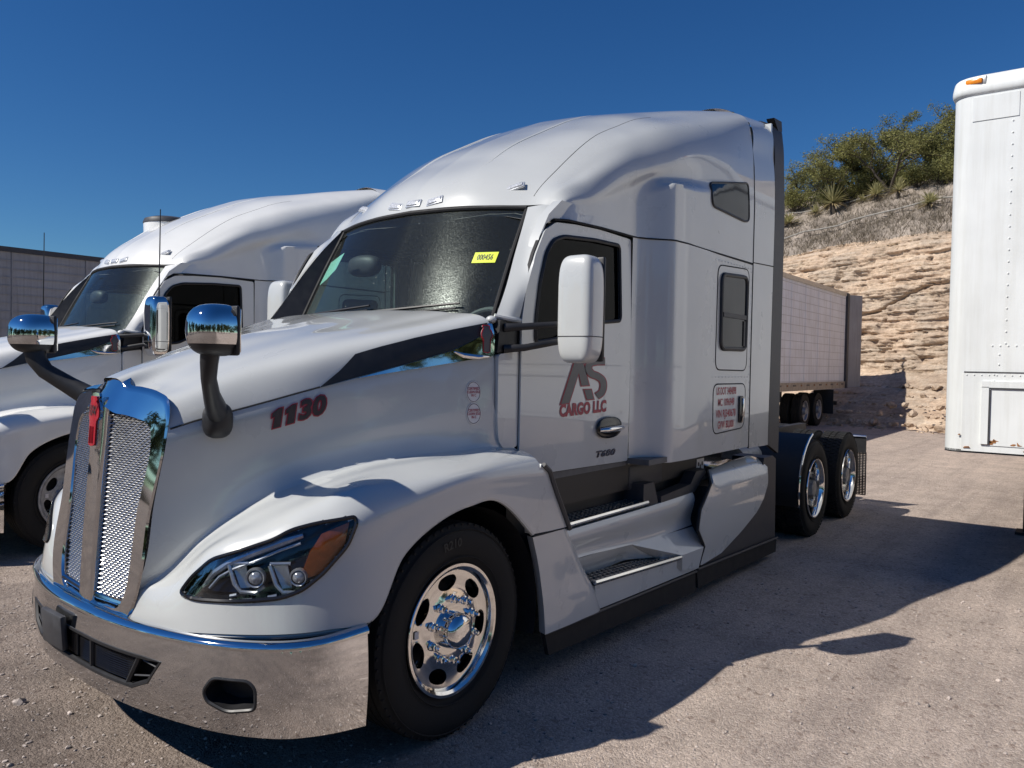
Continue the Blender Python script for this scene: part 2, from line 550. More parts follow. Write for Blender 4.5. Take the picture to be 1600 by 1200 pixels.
def ground_mat():
    m = bpy.data.materials.new('gravel_asphalt'); m.use_nodes = True
    n = m.node_tree.nodes; l = m.node_tree.links; b = n['Principled BSDF']
    tc = n.new('ShaderNodeTexCoord')
    def noise(sc, det=6, rough=0.6):
        t = n.new('ShaderNodeTexNoise'); t.inputs['Scale'].default_value = sc; t.inputs['Detail'].default_value = det; t.inputs['Roughness'].default_value = rough
        l.new(tc.outputs['Object'], t.inputs['Vector']); return t
    def ramp(inp, stops):
        r = n.new('ShaderNodeValToRGB')
        while len(r.color_ramp.elements) < len(stops): r.color_ramp.elements.new(0.5)
        for e, (p, c) in zip(r.color_ramp.elements, stops): e.position = p; e.color = (*c, 1)
        l.new(inp, r.inputs[0]); return r
    def mix(f, a, b_, mode='MIX', fac=None):
        x = n.new('ShaderNodeMix'); x.data_type = 'RGBA'; x.blend_type = mode
        if f is not None: l.new(f, x.inputs[0])
        else: x.inputs[0].default_value = fac
        l.new(a, x.inputs[6]); l.new(b_, x.inputs[7]); return x
    v1 = n.new('ShaderNodeTexVoronoi'); v1.inputs['Scale'].default_value = 95
    v2 = n.new('ShaderNodeTexVoronoi'); v2.inputs['Scale'].default_value = 38
    wn = noise(40, 2)
    mx = n.new('ShaderNodeMix'); mx.data_type = 'VECTOR'; mx.inputs[0].default_value = 0.02
    l.new(tc.outputs['Object'], mx.inputs[4]); l.new(wn.outputs['Color'], mx.inputs[5])
    l.new(mx.outputs[1], v1.inputs['Vector']); l.new(mx.outputs[1], v2.inputs['Vector'])
    big = noise(0.22, 5); mid = noise(2.2, 8, 0.7); fine = noise(150, 4, 0.7)
    base = ramp(big.outputs[0], [(0.35, (0.43, 0.355, 0.31)), (0.65, (0.60, 0.495, 0.43))])
    c1 = ramp(v1.outputs['Color'], [(0.0, (0.20, 0.165, 0.15)), (0.35, (0.38, 0.32, 0.28)), (0.7, (0.55, 0.47, 0.41)), (1.0, (0.80, 0.71, 0.65))])
    a = mix(None, base.outputs[0], c1.outputs[0], fac=0.55)
    c2 = ramp(v2.outputs['Color'], [(0.80, (1, 1, 1)), (0.9, (0.55, 0.5, 0.48))])
    a2 = mix(None, a.outputs[2], c2.outputs[0], 'MULTIPLY', 0.7)
    st = ramp(mid.outputs[0], [(0.3, (0.74, 0.73, 0.72)), (0.6, (1.02, 1.0, 0.98))])
    mpg = n.new('ShaderNodeMapping'); mpg.inputs['Scale'].default_value = (0.10, 1.6, 1); mpg.inputs['Rotation'].default_value = (0, 0, math.radians(24)); l.new(tc.outputs['Object'], mpg.inputs[0])
    tk = n.new('ShaderNodeTexNoise'); tk.inputs['Scale'].default_value = 1.3; tk.inputs['Detail'].default_value = 7; tk.inputs['Roughness'].default_value = 0.7; l.new(mpg.outputs[0], tk.inputs['Vector'])
    tr_ = ramp(tk.outputs[0], [(0.36, (0.82, 0.81, 0.81)), (0.52, (1.08, 1.07, 1.05)), (0.68, (1.20, 1.17, 1.13))])
    a2b = mix(None, a2.outputs[2], tr_.outputs[0], 'MULTIPLY', 0.85)
    oil = noise(0.55, 3, 0.5); om = ramp(oil.outputs[0], [(0.70, (1, 1, 1)), (0.78, (0.55, 0.54, 0.54))])
    a2c = mix(None, a2b.outputs[2], om.outputs[0], 'MULTIPLY', 0.8)
    a3 = mix(None, a2c.outputs[2], st.outputs[0], 'MULTIPLY', 1.0)
    # a worn darker asphalt strip in front of the trucks
    sx = n.new('ShaderNodeSeparateXYZ'); l.new(tc.outputs['Object'], sx.inputs[0])
    sm = n.new('ShaderNodeMath'); sm.operation = 'MULTIPLY_ADD'; sm.inputs[1].default_value = 0.9; l.new(mid.outputs[0], sm.inputs[0]); l.new(sx.outputs['X'], sm.inputs[2])
    mr = n.new('ShaderNodeMapRange'); mr.inputs[1].default_value = -0.9; mr.inputs[2].default_value = 0.9; mr.inputs[3].default_value = 1; mr.inputs[4].default_value = 0; l.new(sm.outputs[0], mr.inputs[0])
    dk = n.new('ShaderNodeRGB'); dk.outputs[0].default_value = (0.42, 0.41, 0.405, 1)
    a4 = mix(mr.outputs[0], a3.outputs[2], a3.outputs[2])
    mm = n.new('ShaderNodeMix'); mm.data_type = 'RGBA'; mm.blend_type = 'MULTIPLY'; l.new(mr.outputs[0], mm.inputs[0]); l.new(a3.outputs[2], mm.inputs[6]); l.new(dk.outputs[0], mm.inputs[7])
    l.new(mm.outputs[2], b.inputs['Base Color'])
    b.inputs['Roughness'].default_value = 0.9; b.inputs['Specular IOR Level'].default_value = 0.25
    ad = n.new('ShaderNodeMath'); ad.operation = 'MULTIPLY_ADD'; ad.inputs[1].default_value = -0.8; l.new(v1.outputs['Distance'], ad.inputs[0]); l.new(fine.outputs[0], ad.inputs[2])
    ad2 = n.new('ShaderNodeMath'); ad2.operation = 'MULTIPLY_ADD'; ad2.inputs[1].default_value = -0.7; l.new(v2.outputs['Distance'], ad2.inputs[0]); l.new(ad.outputs[0], ad2.inputs[2])
    bp = n.new('ShaderNodeBump'); bp.inputs['Strength'].default_value = 0.85; bp.inputs['Distance'].default_value = 0.010
    l.new(ad2.outputs[0], bp.inputs['Height']); l.new(bp.outputs[0], b.inputs['Normal'])
    return m
g = MB()
xs = [-900, -60, -10, 0, 10, 30, 60, 900]
g.add(*grid_vf(np.array([[(x, y, 0.0) for y in xs] for x in xs], float)))
gr = g.build('ground', ground_mat(), None, smooth=False); gr['kind'] = 'structure'
# loose stones on the asphalt near the camera
rng = np.random.default_rng(3)
gm_ = MB()
ico = bmesh.new(); bmesh.ops.create_icosphere(ico, subdivisions=1, radius=1.0); IV = np.array([v.co[:] for v in ico.verts]); IF = [[v.index for v in f.verts] for f in ico.faces]; ico.free()
for k in range(7000):
    if k > 3600: x, y = rng.uniform(-2.5, -0.3), rng.uniform(-3.4, 3.5)
    elif k < 1700: x, y = rng.uniform(-2.4, 4.5), rng.uniform(-4.6, -1.3)
    elif k < 3000: x, y = rng.uniform(-2.2, 0.6), rng.uniform(-3.2, 6.0)
    else: x, y = rng.uniform(3, 22), rng.uniform(-6, 2)
    s_ = abs(rng.normal(0, 0.0042 if k < 3600 else 0.0035)) + 0.0025
    if rng.random() < 0.02: s_ *= 1.7
    q = IV * (1 + rng.normal(0, .14, (len(IV), 1))) * s_ * np.array([rng.uniform(.8, 1.5), rng.uniform(.8, 1.4), rng.uniform(.5, .9)])
    gm_.add((q + np.array([x, y, s_ * .25])).tolist(), IF)
stone_m = mat('loose_stone', (0.42, 0.36, 0.32), 0.9, noise=(45, 0.5, 3))
gv = gm_.build('gravel', stone_m, None, angle=30); tag(gv, kind='stuff')

# ---- cliff and hillside: line through (26.2, 0.5), square on to the lot
CD = Vector((0.37, 0.93, 0)).normalized(); CN = Vector((-0.93, 0.37, 0)).normalized(); C0 = Vector((26.2, 0.5, 0))
def ctop(s): return 6.7 + 0.0 * np.asarray(s) + 0.5 * (fbm(np.asarray(s) * .35, np.asarray(s) * 0, 5) - .5)
def rock_mat():
    m = bpy.data.materials.new('layered_rock'); m.use_nodes = True
    n = m.node_tree.nodes; l = m.node_tree.links; b = n['Principled BSDF']
    tc = n.new('ShaderNodeTexCoord'); mp = n.new('ShaderNodeMapping'); mp.inputs['Scale'].default_value = (0.5, 0.5, 5.0)
    l.new(tc.outputs['Object'], mp.inputs[0])
    t = n.new('ShaderNodeTexNoise'); t.inputs['Scale'].default_value = 1.6; t.inputs['Detail'].default_value = 10; t.inputs['Roughness'].default_value = 0.65; l.new(mp.outputs[0], t.inputs['Vector'])
    r = n.new('ShaderNodeValToRGB'); e = r.color_ramp.elements
    while len(e) < 4: e.new(0.5)
    for q, (p, c) in zip(e, ((0.28, (0.36, 0.265, 0.20)), (0.45, (0.56, 0.425, 0.315)), (0.6, (0.66, 0.53, 0.41)), (0.8, (0.70, 0.60, 0.50)))): q.position = p; q.color = (*c, 1)
    l.new(t.outputs[0], r.inputs[0])
    t2 = n.new('ShaderNodeTexNoise'); t2.inputs['Scale'].default_value = 9; t2.inputs['Detail'].default_value = 10; t2.inputs['Roughness'].default_value = 0.7; l.new(tc.outputs['Object'], t2.inputs['Vector'])
    r2 = n.new('ShaderNodeValToRGB'); r2.color_ramp.elements[0].position = .35; r2.color_ramp.elements[0].color = (.7, .68, .66, 1); r2.color_ramp.elements[1].position = .65; r2.color_ramp.elements[1].color = (1.1, 1.08, 1.05, 1)
    l.new(t2.outputs[0], r2.inputs[0])
    x = n.new('ShaderNodeMix'); x.data_type = 'RGBA'; x.blend_type = 'MULTIPLY'; x.inputs[0].default_value = 1; l.new(r.outputs[0], x.inputs[6]); l.new(r2.outputs[0], x.inputs[7])
    t3 = n.new('ShaderNodeTexNoise'); t3.inputs['Scale'].default_value = 0.55; t3.inputs['Detail'].default_value = 7; l.new(tc.outputs['Object'], t3.inputs['Vector'])
    r3 = n.new('ShaderNodeValToRGB'); r3.color_ramp.elements[0].position = .42; r3.color_ramp.elements[0].color = (0.80, 0.83, 0.86, 1); r3.color_ramp.elements[1].position = .58; r3.color_ramp.elements[1].color = (1, 1, 1, 1); l.new(t3.outputs[0], r3.inputs[0])
    x3 = n.new('ShaderNodeMix'); x3.data_type = 'RGBA'; x3.blend_type = 'MULTIPLY'; x3.inputs[0].default_value = 1; l.new(x.outputs[2], x3.inputs[6]); l.new(r3.outputs[0], x3.inputs[7])
    l.new(x3.outputs[2], b.inputs['Base Color']); b.inputs['Roughness'].default_value = 0.95; b.inputs['Specular IOR Level'].default_value = 0.1
    bp = n.new('ShaderNodeBump'); bp.inputs['Strength'].default_value = 0.8; bp.inputs['Distance'].default_value = 0.06
    l.new(t2.outputs[0], bp.inputs['Height']); l.new(bp.outputs[0], b.inputs['Normal'])
    return m
ss = np.concatenate([np.arange(-24, -4, 0.25), np.arange(-4, 15, 0.05), np.arange(15, 30, 0.4)])
zt = np.concatenate([np.linspace(-0.02, 0.25, 8), np.linspace(0.26, 1.0, 165)])
S2, Z2 = np.meshgrid(ss, zt, indexing='ij')
ztop = ctop(S2); zz = Z2 * ztop
dip = zz + 0.035 * S2 + 0.25 * fbm(S2 * .25, zz * .3, 11)          # bedding planes, dipping a little
lay = 0.0
for freq, amp, sd_ in ((2.1, 0.22, 21), (4.6, 0.16, 31), (10.5, 0.085, 41)):
    li = np.floor(dip * freq + 0.5 * fbm(S2 * .9, zz * .6, sd_ + 3)); fr = dip * freq + 0.5 * fbm(S2 * .9, zz * .6, sd_ + 3) - li
    ledge = vnoise(S2 * 0.55 + li * 17.3, li * 3.7, sd_) + 0.5 * vnoise(S2 * 3.4 + li * 7.1, li * 1.3, sd_ + 1)
    under = np.clip(1 - fr * 4.0, 0, 1)                             # undercut at each bed's foot
    lay = lay + amp * (ledge - 0.75) - amp * 0.55 * under * (ledge > 0.6)
def hsh(a, b):
    n = (a.astype(np.int64) * 73856093 ^ b.astype(np.int64) * 19349663) & 0x7fffffff; n = (n ^ (n >> 13)) * 1274126177 & 0x7fffffff
    return ((n ^ (n >> 16)) & 0xffff) / 65535.0
for bw, freq, amp, sd_ in ((0.8, 1.5, 0.19, 3), (1.9, 3.3, 0.11, 4), (4.2, 6.5, 0.06, 5)):      # broken blocks between joints
    ws = S2 + 0.35 * (fbm(S2 * 1.5, zz * 2.2, 120 + sd_) - .5); wz = dip + 0.12 * (fbm(S2 * 2.2, zz * 2, 130 + sd_) - .5)
    bz = np.floor(wz * freq); bx = np.floor(ws * bw + hsh(bz, bz * 0 + sd_) * 7)
    lay = lay + amp * (hsh(bx, bz + 57 * sd_) - .5)
rough = 0.20 * (fbm(S2 * 2.5, zz * 4, 51, 5) - .5) + 0.45 * (fbm(S2 * .3, zz * .25, 61) - .5)
crack_z = 4.3 - 0.22 * (S2 - 2.0) + 0.22 * np.sin(S2 * 1.3) + 0.2 * (fbm(S2 * 2, S2 * 0, 71) - .5)
crack = -0.28 * np.exp(-((zz - crack_z) / 0.055) ** 2) * np.clip((S2 + 1.5), 0, 1) * np.clip((5.5 - S2), 0, 1)
talus = 3.0 * np.clip(1 - zz / (1.5 + .7 * fbm(S2 * .5, S2 * 0, 81)), 0, 1) ** 1.3
outw = lay + rough + crack + talus - 0.42 * np.clip(zz - 2.0, -2, 9) * 0.9 - 0.6 * np.clip((zz / ztop - 0.86) / 0.14, 0, 1) ** 2
fade = np.clip((zt - 0.0) / 0.02, 0, 1)[None, :]
PX = C0.x + CD.x * S2 + CN.x * outw; PY = C0.y + CD.y * S2 + CN.y * outw
cl = MB(); cl.add(*grid_vf(np.stack([PX, PY, zz], -1)))
cliff = cl.build('cliff', rock_mat(), None, angle=0); cliff['kind'] = 'structure'
edge_out = outw[:, -1]; edge_z = ztop[:, -1]
def hill_mat():
    m = mat('dry_slope', (0.30, 0.255, 0.215), 0.95, spec=0.1, noise=(1.1, 0.4, 10), bump=(7, 0.8, 0.05)); return m
tt = np.concatenate([np.linspace(0, 7, 36), np.linspace(8, 60, 14)])
S3, T3 = np.meshgrid(ss[::3], tt, indexing='ij')
def hill_z(s, t):
    s = np.asarray(s, float); t = np.asarray(t, float)
    return ctop(s) + 0.62 * np.minimum(t, 7) + 0.10 * np.clip(t - 7, 0, 60) + (0.5 * (fbm(s * .6, t * .6, 91) - .5) + .15 * (fbm(s * 3, t * 3, 95) - .5)) * np.clip(t * 2, 0, 1)
eo = np.interp(S3, ss, edge_out)
HZ = hill_z(S3, T3) + 0.0
hl_ = MB(); hl_.add(*grid_vf(np.stack([C0.x + CD.x * S3 + CN.x * (eo - T3), C0.y + CD.y * S3 + CN.y * (eo - T3), HZ], -1)))
hillside = hl_.build('hillside', hill_mat(), None, angle=0); hillside['kind'] = 'structure'
def hill_pt(s, t, dz=0.0):
    e = float(np.interp(s, ss, edge_out)); p = C0 + CD * s + CN * (e - t); return Vector((p.x, p.y, float(hill_z(s, t)) + dz))
# ================================================================== the semi truck
T = thing('semi_truck', 'silver white sleeper truck in front with red 1130 on its hood', 'truck', group='sleeper trucks parked side by side')

# ---------------- hood and fenders: one loft, split along the valley above the wheel
# columns: centre, ridge edge, ridge foot, crown, shoulder, S seam, H side, V valley, C crest, O outer, L lower edge
SIDE = [
 [(-1.005, -0.458, 1.422), (-1.052, -0.439, 1.116), (-1.105, -0.397, 0.775), (-1.113, -0.388, 0.705), (-1.119, -0.38, 0.66), (-1.12, -0.367, 0.624)],
 [(-0.91, -0.498, 1.454), (-0.965, -0.476, 1.135), (-1.012, -0.449, 0.834), (-1.054, -0.592, 0.784), (-1.072, -0.626, 0.713), (-1.08, -0.631, 0.651)],
 [(-0.806, -0.543, 1.484), (-0.839, -0.529, 1.206), (-0.887, -0.523, 0.964), (-0.976, -0.772, 0.945), (-0.994, -0.816, 0.796), (-1.01, -0.83, 0.667)],
 [(-0.624, -0.622, 1.536), (-0.66, -0.606, 1.292), (-0.712, -0.625, 1.098), (-0.832, -0.959, 1.03), (-0.864, -0.996, 0.838), (-0.859, -1.041, 0.673)],
 [(-0.416, -0.707, 1.598), (-0.444, -0.702, 1.354), (-0.503, -0.743, 1.186), (-0.695, -1.057, 1.103), (-0.718, -1.108, 0.877), (-0.697, -1.143, 0.673)],
 [(-0.249, -0.775, 1.63), (-0.255, -0.785, 1.406), (-0.289, -0.827, 1.243), (-0.567, -1.122, 1.158), (-0.561, -1.18, 0.935), (-0.522, -1.202, 0.682)],
 [(-0.033, -0.847, 1.67), (-0.026, -0.867, 1.445), (-0.047, -0.911, 1.275), (-0.32, -1.181, 1.176), (-0.347, -1.209, 1.048), (-0.354, -1.212, 0.923)],
 [(0.222, -0.927, 1.714), (0.247, -0.952, 1.485), (0.25, -0.974, 1.282), (0.045, -1.21, 1.208), (0.03, -1.225, 1.111), (0.031, -1.225, 1.07)],
 [(0.470, -0.995, 1.754), (0.472, -1.005, 1.479), (0.50, -1.012, 1.285), (0.416, -1.205, 1.218), (0.40, -1.225, 1.097), (0.365, -1.225, 1.0)],
 [(0.475, -0.996, 1.755), (0.478, -1.006, 1.48), (0.640, -1.020, 1.268), (0.594, -1.205, 1.214), (0.671, -1.225, 1.064), (0.545, -1.225, 0.85)],
]
def _mix(a, b, t): return tuple(a[i] * (1 - t[i]) + b[i] * t[i] for i in range(3))
for r_ in SIDE:      # tighter fillet above the wheel and a rounded crest
    S_, H_, V_, C_, O_, L_ = r_
    H2 = _mix(H_, V_, (0.72, 0.35, 0.80)); V2 = _mix(V_, C_, (0.35, 0.42, 0.22)); C2 = _mix(C_, O_, (0.16, 0.62, 0.16))
    r_[:] = [S_, H_, H2, V_, V2, C_, C2, O_, L_]
TOP = [  # centre, ridge edge, ridge foot, crown, shoulder
 [(-1.03, 0, 1.625), (-1.03, -0.075, 1.617), (-1.005, -0.115, 1.575), (-0.985, -0.28, 1.560), (-0.99, -0.41, 1.515)],
 [(-0.96, 0, 1.655), (-0.96, -0.080, 1.647), (-0.93, -0.13, 1.610), (-0.90, -0.30, 1.590), (-0.90, -0.448, 1.550)],
 [(-0.87, 0, 1.690), (-0.87, -0.090, 1.680), (-0.85, -0.15, 1.652), (-0.81, -0.33, 1.635), (-0.80, -0.487, 1.590)],
 [(-0.68, 0, 1.752), (-0.68, -0.110, 1.742), (-0.67, -0.19, 1.722), (-0.64, -0.39, 1.708), (-0.622, -0.563, 1.655)],
 [(-0.47, 0, 1.815), (-0.47, -0.130, 1.805), (-0.46, -0.23, 1.790), (-0.44, -0.46, 1.775), (-0.425, -0.663, 1.715)],
 [(-0.28, 0, 1.860), (-0.28, -0.150, 1.852), (-0.28, -0.27, 1.840), (-0.27, -0.51, 1.822), (-0.255, -0.730, 1.762)],
 [(-0.05, 0, 1.908), (-0.05, -0.170, 1.901), (-0.05, -0.31, 1.890), (-0.045, -0.57, 1.872), (-0.045, -0.815, 1.815)],
 [(0.20, 0, 1.968), (0.20, -0.190, 1.962), (0.20, -0.35, 1.952), (0.21, -0.64, 1.932), (0.22, -0.90, 1.878)],
 [(0.42, 0, 2.012), (0.42, -0.200, 2.010), (0.42, -0.40, 2.003), (0.42, -0.72, 1.985), (0.445, -0.975, 1.930)],
 [(0.43, 0, 2.012), (0.43, -0.200, 2.010), (0.43, -0.40, 2.003), (0.43, -0.72, 1.985), (0.455, -0.977, 1.930)],
]
rows = [a + b for a, b in zip(TOP, SIDE)]
G_hood = loft(rows, 0.03, 0.022, span=(0, 8))
G_fend = loft(rows, 0.022, 0.018, span=(8, 13))
hood = grid_obj('hood', [G_hood], 'paint', T, mirror=True, angle=60)
bvh_hood = bvh_of([hood])
# fender with the headlight opening cut through
LENS = [(-1.066, -0.659, 0.792), (-1.049, -0.711, 0.86), (-1.007, -0.791, 0.938), (-0.867, -0.993, 1.019), (-0.821, -1.039, 1.055), (-0.745, -1.096, 1.078), (-0.600, -1.17, 1.100), (-0.588, -1.172, 1.076), (-0.615, -1.155, 0.992), (-0.707, -1.113, 0.888), (-0.782, -1.078, 0.83), (-0.84, -1.02, 0.805), (-0.949, -0.903, 0.792), (-1.032, -0.743, 0.785)]
# lamp plane: a = distance along the front corner (towards the rear), b = height
LA = Vector((0.64, -0.768, 0)).normalized(); LN = Vector((-0.768, -0.64, 0)).normalized()
L0 = Vector((-1.06, -0.66, 0))
lens2 = [((Vector(p) - L0).dot(LA), p[2]) for p in LENS]
lens_poly = round_poly(lens2, 0.03, 4)
def lamp_org(a, b): return L0 + LA * a + Vector((0, 0, b)) + LN * 0.8
mbf = MB(); mbf.add(*grid_vf(G_fend))
fender0 = mk('fender', mbf.v, mbf.f, 'paint', T, False)
bm = bmesh.new(); bm.from_mesh(fender0.data); bmesh.ops.recalc_face_normals(bm, faces=bm.faces[:])
bm.to_mesh(fender0.data); bm.free()
bvh_fend = bvh_of([fender0])
lampfn = caster(bvh_fend, lamp_org, -LN)
bm = bmesh.new(); bm.from_mesh(fender0.data)
kill = []
for fc in bm.faces:
    c = fc.calc_center_median() - L0
    if in_poly((c.dot(LA), c.z), lens_poly): kill.append(fc)
bmesh.ops.delete(bm, geom=kill, context='FACES')
# outer skin gets a rolled inner lip along the wheel arch and lower edge
bm.to_mesh(fender0.data); bm.free()
fm = fender0.data
fm.polygons.foreach_set('use_smooth', [True] * len(fm.polygons)); fm.update(); fm.set_sharp_from_angle(angle=math.radians(60))
fender = fender0
# fender tail: the piece between the arch and the grey trim
tailp = [(0.545, 0.85), (0.858, 0.833), (0.72, 1.025), (0.605, 1.213), (0.585, 1.213), (0.63, 1.08)]
patch('fender_tail', [(0.535, 0.852), (0.865, 0.835), (0.655, 1.165), (0.60, 1.205), (0.57, 1.15), (0.50, 1.05)], plane_y(-1.222), 'paint', fender, step=0.06, thick=0.05)
MB().tube([(0.615, -1.225, 1.20), (0.67, -1.228, 1.16), (0.735, -1.228, 1.045), (0.875, -1.228, 0.825)], 0.014, 6).build('trim_strip', 'dark_grey', fender)
# arch lip
lip = [tuple(p) for p in G_fend[:, -1]]
k0 = next(i for i, p in enumerate(lip) if p[0] > -0.54)
lipm = MB(); lp = lip[k0:]
lipm.tube([(p[0], p[1] + 0.012, p[2]) for p in lp], 0.012, 6)
lipm.build('arch_lip', 'paint', fender)
lpl = MB(); lpl.tube([(p[0] + 0.006, p[1] + 0.02, p[2] - 0.012) for p in lip[:k0 + 1]], 0.012, 6); lpl.build('lower_edge', 'paint', fender)
ins = MB()
ins.lathe([(0.585, -1.20), (0.60, -0.55)], (0.02, 0, 0.47), 'y', 28, math.radians(-15), math.radians(195))
ins.lathe([(0.60, -0.56), (0.20, -0.56)], (0.02, 0, 0.47), 'y', 28, math.radians(-15), math.radians(195))
ins.build('wheel_well', 'black', T)
fsh = []
for p in lip[:k0 + 1]:
    v_ = Vector((p[0], p[1], 0)); c_ = Vector((-0.35, -0.35, 0)); d_ = (c_ - v_).normalized()
    fsh.append([(p[0] + d_.x * .012, p[1] + d_.y * .012, p[2] + .02), (p[0] + d_.x * .02, p[1] + d_.y * .02, p[2] - 0.075), (p[0] + d_.x * .35, p[1] + d_.y * .35, p[2] - 0.08)])
grid_obj('fender_shield', [loft(fsh, .05, .1)], 'black', fender)

# ---------------- headlight
def lp3(a, b, d=0.0):
    p, n = lampfn(a, b); return p - LN * 0 + LN * d
hl = MB()
gp = [lampfn(*p)[0] + lampfn(*p)[1] * 0.002 for p in densify(lens_poly, 0.03)]
headlight = MB().tube(gp, 0.009, 6, closed=True).build('headlight', 'black_gloss', T)
ring = densify(lens_poly, 0.03)
cx = sum(p[0] for p in ring) / len(ring); cz = sum(p[1] for p in ring) / len(ring)
bowl = MB(); n_ = len(ring)
A_ = [lampfn(*p)[0] - LN * 0.004 for p in ring]
B_ = []
for p in ring:
    s = 0.93; q = (cx + (p[0] - cx) * s, cz + (p[1] - cz) * s)
    B_.append(lampfn(*q)[0] - LN * 0.085)
ctr = lampfn(cx, cz)[0] - LN * 0.09
bowl.add([a[:] for a in A_] + [b[:] for b in B_] + [ctr[:]], [(i, (i + 1) % n_, n_ + (i + 1) % n_, n_ + i) for i in range(n_)] + [(n_ + i, n_ + (i + 1) % n_, 2 * n_) for i in range(n_)])
bowl.build('housing', 'lamp_dark', headlight)
patch('lens', lens_poly, lampfn, 'lens', headlight, step=0.03, thick=0.003, off=0.006)
# pixel-free lamp map: lamp picture coords (0..1) -> (a,b)
amax = max(p[0] for p in lens_poly); amin = min(p[0] for p in lens_poly)
def LQ(u, v, d=-0.03):   # u 0..1 from nose tip to rear tip, v 0..1 from bottom to top
    a = amin + (amax - amin) * u; b = 0.785 + (1.10 - 0.785) * v
    p, n = lampfn(a, b); return p + LN * d
# amber reflector at the rear tip
amb = [(0.70, 0.25), (0.755, 0.60), (0.81, 0.82), (0.965, 0.94), (0.945, 0.66), (0.84, 0.34)]
def amb_fn(a, b):
    p, n = lampfn(a, b); return p - n * 0.012, n
patch('turn_signal', [(amin + (amax - amin) * u, 0.785 + 0.315 * v) for u, v in amb], amb_fn, 'amber', headlight, step=0.04, thick=0.03)
# LED bar, two projectors with silver brackets, chrome lower vanes
bar = MB()
bar.tube([LQ(.13, .13), LQ(.19, .30), LQ(.28, .44), (LQ(.42, .57)), LQ(.58, .70), LQ(.70, .78)], [.008, .013, .015, .017, .018, .010], 8)
bar.tube([LQ(.17, .12, -.03), LQ(.23, .27, -.03), LQ(.31, .37, -.03), LQ(.45, .49, -.03), LQ(.58, .61, -.03), LQ(.69, .69, -.03)], .006, 6)
bar.build('light_bar', 'lamp_silver', headlight)
for uc, s_ in ((0.45, 0.98), (0.69, 0.88)):
    c = LQ(uc, 0.29, -0.04)
    m_ = MB()
    R_ = LN.to_track_quat('Z', 'Y').to_matrix()
    prof = [(0.036 * s_, 0.0), (0.041 * s_, 0.02), (0.037 * s_, 0.034), (0.031 * s_, 0.030)]
    mm = MB(); mm.lathe(prof, (0, 0, 0), 'z', 20)
    m_.add([(R_ @ Vector(p) + c)[:] for p in mm.v], mm.f)
    m_.build('projector_ring', 'lamp_silver', headlight)
    m2 = MB(); m2.ell((0, 0, 0), (0.030 * s_, 0.030 * s_, 0.024), 16, 8)
    m3 = MB(); m3.add([(R_ @ Vector(p) + c + LN * 0.018)[:] for p in m2.v], m2.f); m3.build('projector', 'lamp_clear', headlight)
    br = MB(); br.tube([LQ(uc - .165, .43, -.025), LQ(uc - .125, .20, -.025), LQ(uc - .085, .11, -.025), LQ(uc + .0, .10, -.025), LQ(uc + .05, .18, -.025)], .008, 6)
    br.tube([LQ(uc - .165, .45, -.025), LQ(uc - .05, .45, -.03)], .007, 6); br.build('bracket', 'lamp_silver', headlight)
    sc_ = MB(); q = [LQ(uc - .15, .42, -.035), LQ(uc - .075, .42, -.05), LQ(uc - .045, .14, -.055), LQ(uc - .095, .14, -.04)]
    sc_.add([p[:] for p in q] + [(p - LN * .008)[:] for p in q], [(0, 1, 2, 3), (7, 6, 5, 4), (0, 4, 5, 1), (1, 5, 6, 2), (2, 6, 7, 3), (3, 7, 4, 0)]); sc_.build('reflector', 'lamp_silver', headlight, smooth=False)
for u, v_, wd in ((.30, .05, .04), (.52, .05, .05)):
    MB().tube([LQ(u, v_, -.03), LQ(u + wd, v_ + .02, -.03)], .007, 6).build('vane', 'lamp_silver', headlight)

# ---------------- grille
gs = []  # chrome surround: outer edge -> front face -> inner edge, from bottom centre round to top centre
OUT = [(-1.135, 0, 0.595), (-1.128, -0.20, 0.605), (-1.121, -0.362, 0.625), (-1.114, -0.394, 0.69), (-1.060, -0.428, 1.08), (-1.006, -0.460, 1.42), (-0.994, -0.455, 1.495), (-0.984, -0.425, 1.545), (-0.980, -0.34, 1.572), (-0.985, -0.2, 1.590), (-1.0, -0.12, 1.600), (-0.982, -0.085, 1.630), (-0.976, 0, 1.642)]
MID = [(-1.150, 0, 0.600), (-1.143, -0.20, 0.612), (-1.134, -0.350, 0.634), (-1.128, -0.384, 0.69), (-1.080, -0.418, 1.08), (-1.034, -0.447, 1.40), (-1.024, -0.440, 1.475), (-1.018, -0.405, 1.515), (-1.020, -0.33, 1.535), (-1.034, -0.2, 1.552), (-1.052, -0.12, 1.560), (-1.072, -0.072, 1.590), (-1.082, 0, 1.600)]
INN = [(-1.152, 0, 0.66), (-1.146, -0.18, 0.668), (-1.134, -0.280, 0.678), (-1.130, -0.304, 0.705), (-1.090, -0.338, 1.08), (-1.055, -0.366, 1.37), (-1.052, -0.352, 1.420), (-1.054, -0.32, 1.445), (-1.062, -0.27, 1.456), (-1.080, -0.18, 1.470), (-1.096, -0.10, 1.478), (-1.112, -0.06, 1.50), (-1.118, 0, 1.505)]
INB = [(x + 0.045, y, z) for x, y, z in INN]
def back(L_): return [(x + 0.008 + 0.020 * min(1, max(0, (z - .62) / .8)), y * 0.985, z) for x, y, z in L_]
MID = back(MID); INN = back(INN); INB = back(INB)
EDG = [tuple(o[i] * 0.55 + m_[i] * 0.45 for i in range(3)) for o, m_ in zip(OUT, MID)]
EDG = [(e[0] - 0.008, e[1] * 1.002, e[2] + 0.003) for e in EDG]
FLT = [tuple(m_[i] * 0.80 + n_2[i] * 0.20 for i in range(3)) for m_, n_2 in zip(MID, INN)]
IN2 = [(p[0] + 0.010, p[1] * 0.985, p[2] + (0.004 if p[2] < 1 else -0.004)) for p in INN]
